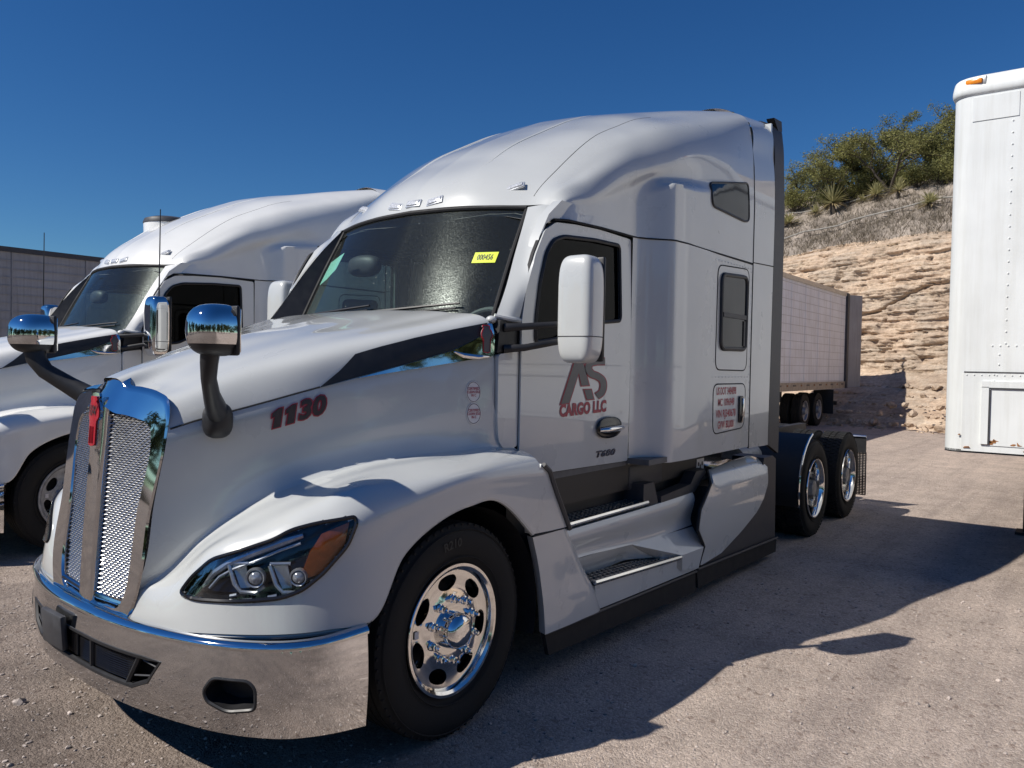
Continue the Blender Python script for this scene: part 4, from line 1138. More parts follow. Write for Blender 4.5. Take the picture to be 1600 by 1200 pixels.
for i, x in enumerate(_rx):
    d = -0.02 if i == 0 else 0
    ROOF.append([(x, _k0[i], 2.562 + .002 * i), (x, _k0[i] + (0.010 if i == 0 else 0.002 if i < 3 else 0), _k1z[i]), (x, *_k2[i]), (x, *_k3[i]), (x, *_k4[i]), (x, *_k5[i]), (x + d, *_k6[i]), (x + d * 2, -0.35, _k7[i]), (x + d * 2, 0, _k8[i])])
roof = grid_obj('roof_fairing', [loft(ROOF, 0.035, 0.025, vb=(1,))], 'paint', T, mirror=True, angle=65)
bvh_roof = bvh_of([roof])
REAR = [
 [(3.632, -1.203, 1.055), (3.632, -1.203, 2.575), (3.632, -1.203, 3.06), (3.632, -1.190, 3.36), (3.632, -1.178, 3.46), (3.632, -1.138, 3.727), (3.632, -1.0, 3.840), (3.632, -0.35, 3.860), (3.632, 0, 3.860)],
 [(4.13, -1.192, 1.045), (4.13, -1.200, 2.60), (4.13, -1.200, 3.10), (4.13, -1.190, 3.40), (4.13, -1.180, 3.52), (4.13, -1.142, 3.815), (4.13, -1.05, 3.885), (4.13, -0.35, 3.892), (4.13, 0, 3.892)],
]
rearp = grid_obj('rear_panel', [loft(REAR, 0.08, 0.03)], 'paint', T, mirror=True, angle=60)
for x0, nm in ((3.626, 'rear_seam'),):
    mirror_part(MB().tube([(x0, p[1] + .002, p[2]) for p in REAR[0]], 0.0075, 6).build(nm, 'seam', rearp))
mirror_part(MB().tube([(3.63, -1.2045, 2.583), (4.13, -1.2035, 2.605)], 0.004, 6).build('belt_seam', 'seam', rearp))
EXT = [
 [(4.135, -1.194, 1.045), (4.135, -1.201, 2.60), (4.135, -1.201, 3.10), (4.135, -1.190, 3.42), (4.135, -1.166, 3.72), (4.135, -1.135, 3.83), (4.135, -1.09, 3.875), (4.135, -1.03, 3.90)],
 [(4.40, -1.198, 0.95), (4.40, -1.198, 2.60), (4.40, -1.198, 3.10), (4.40, -1.185, 3.45), (4.40, -1.165, 3.76), (4.40, -1.145, 3.86), (4.40, -1.10, 3.905), (4.40, -1.04, 3.92)],
 [(4.40, -1.165, 0.95), (4.40, -1.165, 2.60), (4.40, -1.165, 3.10), (4.40, -1.150, 3.45), (4.40, -1.13, 3.75), (4.40, -1.11, 3.83), (4.40, -1.075, 3.875), (4.40, -1.03, 3.89)],
 [(4.135, -1.160, 1.045), (4.135, -1.165, 2.60), (4.135, -1.165, 3.10), (4.135, -1.15, 3.42), (4.135, -1.13, 3.72), (4.135, -1.10, 3.80), (4.135, -1.06, 3.845), (4.135, -1.02, 3.87)],
]
grid_obj('side_extender', [loft(EXT, 0.1, 0.04, ub=(1, 2))], 'dark_grey', T, angle=40)
ext = [o for o in COL.objects if o.name.startswith('side_extender')][0]
MB().prism([(4.20, 3.92), (4.40, 3.935), (4.42, 3.86), (4.38, 3.78)], 'y', -1.150, -1.08).build('extender_cap', 'black', ext)
mirror_part(ext)
MB().box((4.10, 0, 2.45), (0.03, 2.33, 2.78)).build('back_wall', 'paint', T, smooth=False)
# lower sleeper side: ramp behind the door, flat side with hatch and window
slp = grid_obj('sleeper_side', [loft([[(x, y, 1.068), (x, y, 2.562)] for x, y in [(1.882, -1.032), (1.93, -1.038), (2.00, -1.068), (2.08, -1.130), (2.14, -1.182), (2.18, -1.198), (2.24, -1.203), (3.0, -1.203), (3.618, -1.203)]], 0.03, 0.3)], 'paint', T, angle=60)
MB().tube([(1.88, -1.031, 2.565)] + [(x, y - .0015, 2.566) for x, y in [(1.93, -1.038), (2.00, -1.070), (2.08, -1.132), (2.14, -1.184), (2.18, -1.199), (2.24, -1.203), (3.0, -1.203), (3.62, -1.203)]], 0.0055, 6).build('belt_seam', 'seam', slp)
MB().tube([(0.97, -1.024, 2.535), (1.10, -1.030, 2.550), (1.48, -1.032, 2.562), (1.88, -1.032, 2.564)], 0.007, 6).build('door_top_seam', 'seam', slp)
yS = -1.203
hatch = round_poly([(2.885, 1.70), (3.525, 1.695), (3.54, 2.515), (2.895, 2.485)], 0.085, 6)
tool = round_poly([(2.865, 1.215), (3.505, 1.235), (3.52, 1.59), (2.855, 1.592)], 0.085, 6)
for pl, nm in ((hatch, 'sleeper_hatch'), (tool, 'tool_door')):
    MB().tube([(a, yS - .0005, b) for a, b in densify(pl, 0.1)], 0.0055, 6, closed=True).build('hatch_gasket', 'seam', slp)
    patch(nm, [(a, b) for a, b in pl], plane_y(yS), 'paint', slp, step=0.2, thick=0.01, off=0.003)
swin = round_poly([(2.96, 1.86), (3.475, 1.865), (3.48, 2.445), (2.955, 2.42)], 0.07, 6)
sw = patch('sleeper_window', swin, plane_y(yS - .004), 'window_black', slp, step=0.2, thick=0.01, off=0.006)
MB().tube([(a, yS - .008, b) for a, b in densify(swin, 0.1)], 0.017, 8, closed=True).build('window_frame', 'black', sw)
MB().box((3.22, yS - .014, 2.12), (0.47, 0.014, 0.035)).build('window_divider', 'dark_grey', sw)
MB().box((3.43, yS - .013, 1.99), (0.035, 0.008, 0.2)).build('window_slider', 'black', sw)
th = MB(); th.box((3.405, yS - .012, 1.385), (0.085, 0.02, 0.215), bevel=0.012); th_ = th.build('tool_door_handle', 'black_gloss', slp)
MB().box((3.425, yS - .026, 1.40), (0.03, 0.014, 0.15), bevel=0.006).build('latch', 'chrome', slp)
rv = MB()
for x in np.linspace(2.30, 3.58, 22): rv.ell((x, yS - .001, 2.515 + (x - 2.3) * .008), (0.006, 0.004, 0.006), 6, 4)
for z in np.linspace(1.15, 2.5, 22): rv.ell((3.595, yS - .001, z), (0.005, 0.004, 0.005), 6, 4)
for x in np.linspace(2.83, 3.56, 12): rv.ell((x, yS - .001, 1.645), (0.005, 0.004, 0.005), 6, 4)
for x in (2.36, 2.52, 2.70): rv.ell((x, yS - .001, 2.04), (0.006, 0.004, 0.006), 6, 4); rv.ell((x, yS - .001, 1.46), (0.006, 0.004, 0.006), 6, 4)
rvo = rv.build('rivets', 'paint', slp); rvo['kind'] = 'stuff'
for k, (t_, mmn) in enumerate((('US DOT 3484898', 'decal_red'), ('MC 1096949', 'decal_red'), ('VIN RJ340678', 'decal_red'), ('GVW 80,000', 'decal_red'))):
    for bold, mm2, off in ((0.0016, 'decal_red', .0045),):
        wd = {0: .40, 1: .33, 2: .40, 3: .32}[k]; v_, f_ = text_mesh(t_, 0.08, bold); ww = max(p[0] for p in v_) - min(p[0] for p in v_)
        decal('registration_lettering', (v_, f_), lambda x, y, k=k, ww=ww, wd=wd: (3.115 + x / ww * wd, 1.535 - 0.086 * k + y * 1.0), plane_y(yS), mm2, slp, off)
mirror_part(slp)
# upper roof window, roof seams, marker lights
roof_side = caster(bvh_roof, lambda a, b: Vector((a, -2.5, b)), (0, 1, 0))
uw = round_poly([(2.74, 3.065), (3.475, 3.20), (3.50, 2.905), (3.42, 2.885), (2.765, 2.90)], 0.05, 5)
uwo = patch('roof_window', uw, roof_side, 'window_black', roof, step=0.1, thick=0.015, off=0.006)
MB().tube([Vector(roof_side(*p)[0]) + Vector((0, -.004, 0)) for p in densify(uw, 0.06)], 0.009, 6, closed=True).build('window_gasket', 'black', uwo)
rs = MB()
def roofpt(x, y):
    p = caster(bvh_roof, lambda a, b: Vector((a, b, 5.0)), (0, 0, -1))(x, y); return p[0]
for pth in ([(x, -.80 - .03 * max(0, x - 1.8)) for x in np.linspace(1.08, 2.5, 40)],):
    rs.tube([roofpt(*p) - Vector((0, 0, .0015)) for p in pth], 0.0028, 6)
mirror_part(rs.build('roof_seam', 'seam', roof))
rg = MB()
pth = [(x, -.33 - .03 * (x - .98)) for x in np.linspace(0.98, 2.6, 40)]
rg.tube([roofpt(*p) + Vector((0, 0, -.012)) for p in pth], [0.008 + 0.011 * math.sin(math.pi * i / 39) for i in range(40)], 8); mirror_part(rg.build('roof_ridge', 'paint', roof))
for y in (-0.66, -0.17, 0.0, 0.17, 0.66):
    xx = 1.085 if abs(y) > .5 else (0.905 if abs(y) > .1 else 0.893)
    p = roofpt(xx, y); q = roofpt(xx + 0.03, y); n_ = Vector(((q - p).z, 0, -(q - p).x)).normalized(); n_ = n_ if n_.z > 0 else -n_
    yw = math.radians(20 * (1 if y < 0 else -1)) if abs(y) > .5 else math.radians(-70 * y)
    t1 = (q - p).normalized()
    Rm = Matrix((t1, Vector((0, 1, 0)), n_)).transposed() @ Matrix.Rotation(yw, 3, 'Z')
    mk_ = MB(); mk_.box(p + n_ * 0.004, (0.042, 0.105, 0.024), rot=Rm, bevel=0.009)
    ml = mk_.build('marker_light', 'lamp_clear', roof)
    bs = MB(); bs.box(p + n_ * 0.000, (0.056, 0.122, 0.014), rot=Rm, bevel=0.006); bs.build('marker_base', 'lamp_silver', ml)

# ---------------- interior
MB().box((1.27, 0, 1.085), (1.22, 2.03, 0.05)).box((3.0, 0, 1.09), (2.24, 2.37, 0.036)).box((2.06, 0, 2.0), (0.03, 2.0, 1.76)).build('cab_floor', 'interior', T, smooth=False)
grid_obj('headliner', [loft([[(0.95, 0, 2.60), (0.95, -.7, 2.58), (1.0, -.93, 2.52)], [(1.3, 0, 2.78), (1.3, -.7, 2.72), (1.3, -.96, 2.55)], [(2.05, 0, 2.95), (2.05, -.7, 2.9), (2.05, -.98, 2.6)]], .2, .2)], 'interior', T, mirror=True)
dsh = MB(); dsh.prism([(0.56, 1.90), (0.62, 1.92), (0.80, 1.90), (0.90, 1.82), (0.88, 1.15), (0.56, 1.15)], 'y', -0.93, 0.93); dsh.build('dashboard', 'interior', T, angle=30)
sw_ = MB(); sw_.tube([(0.98 + 0.10 * math.cos(a) * 1.0 - .02, -0.50 + 0.23 * math.sin(a), 1.86 + 0.19 * math.cos(a)) for a in np.linspace(0, 2 * math.pi, 40)[:-1]], 0.016, 8, closed=True)
sw_.tube([(0.98, -0.5, 1.86), (0.85, -0.5, 1.78)], 0.03, 8); sw_.tube([(0.96, -0.72, 1.86), (0.96, -0.28, 1.86)], 0.014, 6); sw_.build('steering_wheel', 'interior', T)
for y in (-0.5, 0.5):
    st = MB(); st.box((1.55, y, 1.52), (0.5, 0.5, 0.16), bevel=0.05); st.box((1.80, y, 1.92), (0.16, 0.48, 0.72), rot=(0, math.radians(8), 0), bevel=0.06); st.box((1.86, y, 2.36), (0.11, 0.28, 0.2), rot=(0, math.radians(8), 0), bevel=0.04); st.box((1.55, y, 1.27), (0.3, 0.3, 0.36))
    st.build('seat', 'seat', T)
gm = MB(); gm.ell((0.995, 0.56, 2.37), (0.06, 0.15, 0.075), 20, 10, 0.8); gm.build('cab_mirror', 'dark_grey', T)
# stickers on the glass, wipers
wsfn = caster(bvh_ws, lambda a, b: Vector((-1.0, a, b)), (1, 0, 0))
yst = patch('yellow_sticker', [(-0.735, 2.355), (-0.60, 2.355), (-0.60, 2.29), (-0.735, 2.29)], wsfn, 'yellow', windshield, step=0.05, thick=0.001, off=0.004)
decal('sticker_number', text_mesh('000456', 0.048, 0.0), lambda x, y: (-0.6675 - x * .64, 2.3225 + y * 1.0), wsfn, 'decal_dark', windshield, 0.006)
patch('green_sticker', [(0.785, 2.40), (0.60, 2.45), (0.615, 2.33), (0.70, 2.27), (0.80, 2.235)], wsfn, 'green_sticker', windshield, step=0.05, thick=0.001, off=-0.006)
for ys in (-0.02, 0.62):
    wp = MB(); P0 = wsfn(ys, 1.96); P1 = wsfn(ys - 0.50, 2.005)
    a_ = [Vector(wsfn(ys - 0.62 * t, 2.005 + 0.045 * t)[0]) + Vector((-.03, 0, 0)) for t in (0, .35, .7, 1)]
    wp.tube(a_, [0.014, 0.010, 0.008, 0.006], 6)
    wp.tube([Vector(wsfn(ys - 0.1 - 0.5 * t, 1.992 + 0.03 * t)[0]) + Vector((-.018, 0, 0)) for t in (0, .5, 1)], 0.006, 5)
    wp.build('wiper', 'black', T)

# ---------------- steps and chassis fairing (visible side, mirrored)
CF = []
def part(mb, name, m, parent=None, **k):
    o = mb.build(name, m, parent or T, **k)
    if parent is None: CF.append(o)
    return o
# recess behind the steps
part(MB().box((1.9, -0.82, 0.99), (2.6, 0.36, 0.20)).box((1.75, -0.80, 0.70), (2.3, 0.30, 0.45)), 'sill', 'black', smooth=False)
part(MB().box((1.35, -0.965, 0.985), (1.2, 0.05, 0.19), bevel=0.02).box((2.2, -0.985, 0.965), (0.5, 0.05, 0.17), bevel=0.02), 'sill_trim', 'dark_grey')
# pillar piece behind the wheel
pilr = part(MB(), 'chassis_fairing', 'paint') if False else None
PZ = [0.835, 0.70, 0.55, 0.44, 0.30]
FX0 = [0.535, 0.585, 0.625, 0.648, 0.665]      # arch side edge
FX1 = [0.865, 0.965, 1.075, 1.155, 1.235]      # rear edge
FR = []
for z, a, b in zip(PZ, FX0, FX1):
    k = 0.0 if z > .44 else -0.012
    FR.append([(a + .02, -1.17, z), (a, -1.222 + k * 0, z), (a + (b - a) * .62, -1.226 + k, z), (b - 0.02, -1.218 + k, z), (b, -1.205 + k, z), (b + 0.015, -1.05, z)])
cfp = grid_obj('chassis_fairing', [loft(FR, 0.04, 0.04, vb=(1, 4))], 'paint', T, angle=30); CF.append(cfp)
MB().tube([(0.535, -1.224, 0.842), (0.865, -1.222, 0.835)], 0.005, 5).build('fairing_seam', 'seam', cfp)
# step body: upper band, crease, flared lower band
zu = lambda x: 0.755 + 0.0 * x
SB = []
for x in (0.93, 1.2, 1.6, 2.06, 2.45, 2.74):
    t = (x - 0.93) / 1.8
    ztop = 0.775 if x < 2.2 else 0.775 + 0.02 * (x - 2.2)
    zc = 0.595 - 0.05 * min(1, max(0, (x - 1.2) / 0.9))      # crease
    SB.append([(x, -1.00, ztop), (x, -1.112, ztop), (x, -1.125, ztop - 0.02), (x, -1.108, zc + .012), (x, -1.115, zc)])
sbo = grid_obj('step_body', [loft(SB, 0.1, 0.03, vb=(1, 4))], 'paint', T, angle=35); CF.append(sbo)
# riser behind the lower tread, then the flared corner after it
RS = [[(x, -1.115, 0.595 - 0.05 * min(1, max(0, (x - 1.2) / 0.9))), (x, -1.085 if x < 1.8 else -1.085 - (x - 1.8) * 0.23, 0.50 if x < 1.8 else 0.50 - (x - 1.8) * .1), (x, -1.07 if x < 1.8 else -1.07 - (x - 1.8) * .28, 0.452 if x < 1.8 else 0.452 - (x - 1.8) * .08)] for x in (1.03, 1.3, 1.6, 1.8, 2.05, 2.31)]
grid_obj('step_riser', [loft(RS, 0.1, 0.03, vb=(1,))], 'paint', sbo, angle=35)
fl = MB()
q = [(1.80, -1.112, 0.560), (2.74, -1.118, 0.533), (2.705, -1.225, 0.400), (2.34, -1.225, 0.408), (2.34, -1.225, 0.30), (2.62, -1.225, 0.262), (2.34, -1.10, 0.30)]
fl.add(q, [(0, 3, 2, 1), (3, 4, 5, 2), (0, 6, 4, 3)])
fl.build('step_flare', 'paint', sbo, angle=20)
MB().prism([(1.20, 0.298), (2.62, 0.255), (2.66, 0.395), (1.18, 0.452)], 'y', -1.212, -1.05).build('step_base', 'paint', sbo, angle=30)
def tread(name, x0, x1, y0, y1, z0, z1, parent):
    t = MB(); n = 22; nr = 4
    for k in range(n):
        for j in range(nr):
            xa = x0 + (x1 - x0) * (k + .5 + (.25 if j % 2 else -.25)) / n; ya = y0 + (y1 - y0) * (j + .5) / nr; za = z0 + (z1 - z0) * (k + .5) / n
            t.box((xa, ya, za + 0.012), ((x1 - x0) / n * .55, abs(y1 - y0) / nr * .45, 0.010))
    a = MB()
    P = [(x0, y0, z0), (x1, y0, z1), (x1, y1, z1), (x0, y1, z0)]
    a.add([(p[0], p[1], p[2] + d) for d in (0.008, -0.015) for p in P], [(0, 1, 2, 3), (7, 6, 5, 4), (0, 4, 5, 1), (1, 5, 6, 2), (2, 6, 7, 3), (3, 7, 4, 0)])
    o = a.build(name, 'frame', parent, smooth=False)
    g = t.build('grip', 'step', o, smooth=False); g['kind'] = 'stuff'
    e = MB(); e.tube([(x0, y0, z0 + .004), (x1, y0, z1 + .004)], 0.014, 6); e.build('nosing', 'alu', o)
    return o
tread('upper_step', 0.94, 2.03, -1.105, -0.95, 0.800, 0.800, sbo)
tread('lower_step', 1.16, 2.32, -1.222, -1.08, 0.465, 0.395, sbo)
MB().prism([(1.98, 0.785), (2.20, 0.775), (2.13, 0.93), (1.98, 0.93)], 'y', -1.10, -0.95).build('step_bracket', 'dark_grey', sbo, angle=30)
MB().prism([(2.22, 0.77), (2.78, 0.785), (3.02, 0.935), (2.80, 0.935), (2.70, 0.85), (2.22, 0.82)], 'y', -1.112, -1.02).build('battery_cover', 'dark_grey', sbo, angle=30)
# rear fairing: bulged white skin with sweeping edge, black panel behind
def rf(a, b):
    t = max(0, min(1, (b - 0.30) / 0.60)); y = -1.205 - 0.035 * math.sin(math.pi * min(1, t * 1.02)) - 0.02 * max(0, 0.5 - b)
    if b > 0.86: y += (b - 0.86) * 1.1
    if b < 0.42 : y += 0.0
    return (a, y, b), (0, -1, 0.0)
rfp = [(3.02, 0.925), (3.5, 0.945), (3.98, 0.955), (4.08, 0.925), (4.085, 0.84), (4.05, 0.72), (3.92, 0.60), (3.78, 0.51), (3.45, 0.39), (3.10, 0.285), (2.68, 0.262), (2.74, 0.40), (2.58, 0.55), (2.62, 0.68), (2.86, 0.84)]
rfo = patch('rear_fairing', round_poly(rfp, 0.04, 4), rf, 'paint', T, step=0.06, thick=0.025, angle=50); CF.append(rfo)
MB().tube([Vector(rf(a, b)[0]) + Vector((-.012, 0.006, 0)) for a, b in [(3.0, .935), (2.86, .845), (2.62, .69), (2.575, .55), (2.735, .40), (2.675, .262)]], 0.012, 6).build('fairing_gap', 'seam', rfo)
blk = MB(); blk.prism([(2.80, 0.24), (4.41, 0.185), (4.38, 0.90), (4.30, 0.935), (4.07, 0.935), (4.02, 0.80), (3.0, 0.80)], 'y', -1.185, -0.9); CF.append(blk.build('rear_fairing_base', 'dark_grey', T, angle=30))
for a in ([(0.69, 0.298), (2.62, 0.236), (2.64, 0.085), (0.735, 0.165)], [(2.65, 0.246), (4.41, 0.183), (4.40, 0.055), (2.68, 0.10)]):
    CF.append(MB().prism(a, 'y', -1.20, -1.175).build('rubber_skirt', 'seam', T, angle=30))
    MB().tube([(a[0][0], -1.208, a[0][1]), (a[1][0], -1.208, a[1][1])], 0.010, 6).build('skirt_rail', 'dark_grey', CF[-1])
dec = MB().box((3.12, -1.003, 0.945), (0.14, 0.004, 0.10)); dl = dec.build('warning_label', 'decal_white', CF[1], smooth=False); dl['no_mirror'] = True
for k in range(3): 
    o_ = MB().box((3.085 + .035 * k, -1.006, 0.955 - .02 * (k % 2)), (0.022, 0.002, 0.03)).build('label_print', 'decal_dark', dl, smooth=False); o_['no_mirror'] = True
for o in CF + [fender, headlight]: mirror_part(o)

# ---------------- chassis
ch = MB()
for s in (-1, 1): ch.box((3.4, s * 0.43, 0.88), (8.6, 0.09, 0.27))
for x in (-0.9, 4.7, 6.3, 7.65): ch.box((x, 0, 0.88), (0.12, 0.80, 0.22))
ch.box((1.6, 0, 0.85), (3.4, 0.7, 0.5)).box((-0.1, 0, 0.95), (1.4, 0.8, 0.8))
frame = ch.build('chassis_frame', 'frame', T, smooth=False)
MB().box((3.6, 0, 0.62), (1.3, 1.9, 0.55), bevel=.1).build('fuel_tank', 'alu', T)
dk = MB(); dk.box((4.75, 0, 1.035), (0.75, 0.86, 0.015)); dk.build('deck_plate', 'step', T, smooth=False)
MB().tube([(4.42, -0.62, 1.03), (4.95, -0.60, 1.035), (5.08, -0.58, 1.02), (5.1, -0.4, 1.02)], 0.028, 8).build('grab_rail', 'alu', T)
tk = MB(); tk.tube([(4.55, -0.72, 0.84), (5.02, -0.72, 0.84)], 0.12, 16); tk.build('air_tank', 'frame_blue', T)
MB().tube([(4.5, -0.80, 0.55), (5.0, -0.80, 0.55)], 0.09, 14).build('air_tank', 'frame_blue', T)
fw = MB(); fw.prism([(5.5, -0.45), (6.35, -0.45), (6.75, -0.30), (6.75, -0.08), (6.3, -0.05), (6.3, 0.05), (6.75, 0.08), (6.75, 0.30), (6.35, 0.45), (5.5, 0.45)], 'z', 1.10, 1.17); fw.box((6.0, 0, 1.06), (0.5, 0.8, 0.1)); fw.build('fifth_wheel', 'frame', T, angle=30)
# quarter guards ahead of the drive wheels
for s in (-1, 1):
    qg = []
    for a in np.linspace(math.radians(110), math.radians(192), 9):
        qg.append([(5.6 + 0.62 * math.cos(a), s * 0.62, 0.50 + 0.60 * math.sin(a)), (5.6 + 0.62 * math.cos(a), s * 1.21, 0.50 + 0.60 * math.sin(a))])
    go = grid_obj('quarter_guard', [loft(qg, .1, .2)], 'black', T)
    MB().tube([(p[1][0] - .004, s * 1.215, p[1][2]) for p in qg], 0.012, 6).build('guard_edge', 'chrome', go)
    MB().tube([(7.66, s * 0.45, 0.89), (7.66, s * 1.22, 0.89)], 0.022, 8).build('flap_hanger', 'alu', T)
    mf = MB(); nx = 17; nz = 26
    for i in range(nx + 1):
        y = s * (0.62 + 0.60 * i / nx)
        mf.tube([(7.66, y, 0.70), (7.68, y, 0.17)], 0.0075, 4)
    for j in range(nz + 1):
        z = 0.17 + 0.53 * j / nz; mf.tube([(7.665 + .015 * (1 - j / nz), s * 0.62, z), (7.665 + .015 * (1 - j / nz), s * 1.22, z)], 0.0075, 4)
    mo = mf.build('mud_flap', 'black', T)
    MB().box((7.66, s * 0.92, 0.785), (0.02, 0.6, 0.19)).build('flap_top', 'black', mo)
tl = MB(); tl.box((7.74, 0, 0.86), (0.06, 1.0, 0.14)); tl.build('tail_bar', 'frame', T)

# ---------------- wheels
def tyre_prof(w, R, rib=True):
    h = w / 2; ri = 0.292
    P = [(ri, -h * .62), (ri + .012, -h * .80), (0.36, -h * .98), (0.41, -h * 1.02), (0.45, -h * .985), (R - .018, -h * .90), (R - .004, -h * .82)]
    gr = []
    if rib:
        for c in (-.52, -.18, .18, .52):
            gr += [(R, h * (c - .045)), (R - .014, h * (c - .035)), (R - .014, h * (c + .035)), (R, h * (c + .045))]
    else:
        for c in (-.3, .3):
            gr += [(R, h * (c - .04)), (R - .016, h * (c - .03)), (R - .016, h * (c + .03)), (R, h * (c + .04))]
    return P + gr + [(a, -b) for a, b in reversed(P)]
def sidewall_rings(t, y, s):
    for r in (0.335, 0.405, 0.462):
        t.lathe([(r - .004, y), (r, y + s * .0035), (r + .004, y)], (0, 0, 0), 'y', 64)
def add_tyre(parent, yc, w, R, rib, name='tyre'):
    t = MB(); t.lathe([(r, h + yc) for r, h in tyre_prof(w, R, rib)], (0, 0, 0), 'y', 72)
    for s in (-1, 1): sidewall_rings(t, yc + s * w / 2 * 0.985, s)
    N = 64
    for k in range(N):
        a = 2 * math.pi * k / N
        if rib:
            for sy in (-1, 1):
                t.box((math.cos(a) * (R - .013), yc + sy * w / 2 * .86, math.sin(a) * (R - .013)), (0.014, 0.010, 0.012), rot=Matrix.Rotation(-a, 3, 'Y'))
        else:
            for j, cy in enumerate((-.72, -.45, 0.0, .45, .72)):
                a2 = a + (math.pi / N if j % 2 else 0)
                t.box((math.cos(a2) * (R + .001), yc + w / 2 * cy, math.sin(a2) * (R + .001)), (0.016, w * .16, 0.034), rot=Matrix.Rotation(-a2, 3, 'Y') @ Matrix.Rotation(0.25 * (1 if j % 2 else -1), 3, 'X'))
    o = t.build(name, 'rubber', parent, angle=30)
    return o
def nut(mb, c, L, R=0.021, s=-1):
    mb.lathe([(0.0, s * L), (0.007, s * L), (0.010, s * (L - .006)), (0.012, s * (L - .012)), (0.0125, s * L * .62), (0.019, s * L * .58), (R, s * L * .2), (R + .006, s * L * .12), (R + .006, 0)], c, 'y', 8)
def steer_wheel(x, s):
    hub = (x, 0, 0.49)
    R_ = 0.492
    w_ = MB()
    yf = -1.165
    # disc with ten-stud flange, seven hand holes (front face and back walls)
    NH = 7; holes = []
    for k in range(NH):
        a0 = math.radians(44) + 2 * math.pi * k / NH
        hp = []
        for rr, da in ((0.250, -.20), (0.254, 0), (0.250, .20), (0.228, .295), (0.203, .26), (0.183, .11), (0.183, -.11), (0.203, -.26), (0.228, -.295)):
            hp.append((rr * math.cos(a0 + da), rr * math.sin(a0 + da)))
        holes.append(round_poly(hp, 0.02, 3))
    outer = [(0.268 * math.cos(a), 0.268 * math.sin(a)) for a in np.linspace(0, 2 * math.pi, 73)[:-1]]
    def disc(a, b):
        r = math.hypot(a, b)
        y = hermite(np.array([[-1.150], [-1.150], [-1.149], [-1.140], [-1.138], [-1.142]]), [0, .08, .150, .175, .235, .270], [min(r, .27)])[0][0]
        e = 1e-3
        y2 = hermite(np.array([[-1.150], [-1.150], [-1.149], [-1.140], [-1.138], [-1.142]]), [0, .08, .150, .175, .235, .270], [min(r + e, .27)])[0][0]
        sl = (y2 - y) / e if r > 1e-4 else 0
        n = Vector((a / max(r, 1e-6) * sl, -1, b / max(r, 1e-6) * sl)).normalized()
        return (a, y, b), n
    o = patch('wheel', outer, disc, 'alu', T, holes=holes, step=0.022, thick=0.022, angle=40)
    rim = MB(); rim.lathe([(0.266, -1.120), (0.268, -1.142), (0.277, -1.163), (0.290, -1.172), (0.303, -1.172), (0.306, -1.166), (0.300, -1.158), (0.292, -1.14), (0.286, -1.08), (0.284, -0.92), (0.26, -0.90), (0.26, -1.09)], (0, 0, 0), 'y', 96)
    rm = rim.build('rim', 'alu', o, angle=30)
    hc = MB(); hc.lathe([(0.0, -1.232), (0.03, -1.231), (0.055, -1.225), (0.072, -1.212), (0.082, -1.19), (0.085, -1.165), (0.086, -1.150), (0.098, -1.149)], (0, 0, 0), 'y', 48)
    hc.build('hub_cap', 'chrome', o, angle=30)
    for k in range(10):
        a = math.radians(18) + 2 * math.pi * k / 10
        nb = MB(); nut(nb, (0.1425 * math.cos(a), -1.149, 0.1425 * math.sin(a)), 0.052, 0.0155); nb.build('lug_nut', 'chrome', o, angle=35)
    vs = MB(); vs.tube([(-0.20, -1.122, -0.10), (-0.24, -1.14, -0.11)], 0.004, 6); vs.build('valve_stem', 'alu', o)
    MB().box((-0.224, -1.1425, 0.026), (0.026, 0.002, 0.034)).build('wheel_sticker', 'decal_white', o, smooth=False)
    ty_ = add_tyre(o, -1.04, 0.285, R_, True)
    tv, tf = text_mesh('R210', 0.055, 0.0012, spacing=1.05)
    def arc(p):
        a = math.radians(96) - p[0] / 0.40; r = 0.405 + p[1]
        return (r * math.cos(a), -1.1885 + 0.02 * max(0, r - .43), r * math.sin(a))
    to_ = mk('tyre_lettering', [arc(p) for p in tv], tf, 'tyre_print', o, False)
    MB().lathe([(0.10, -1.02), (0.20, -1.0), (0.20, -0.85), (0.12, -0.7)], (0, 0, 0), 'y', 24).build('brake_drum', 'frame', o)
    o.location = hub
    if s > 0: o.rotation_euler = (0, 0, math.pi)
    return o
steer_wheel(0, -1)
sw2 = copy_tree([o for o in T.children if o.name.split('.')[0] == 'wheel'][0], T); sw2.rotation_euler = (0, 0, math.pi)
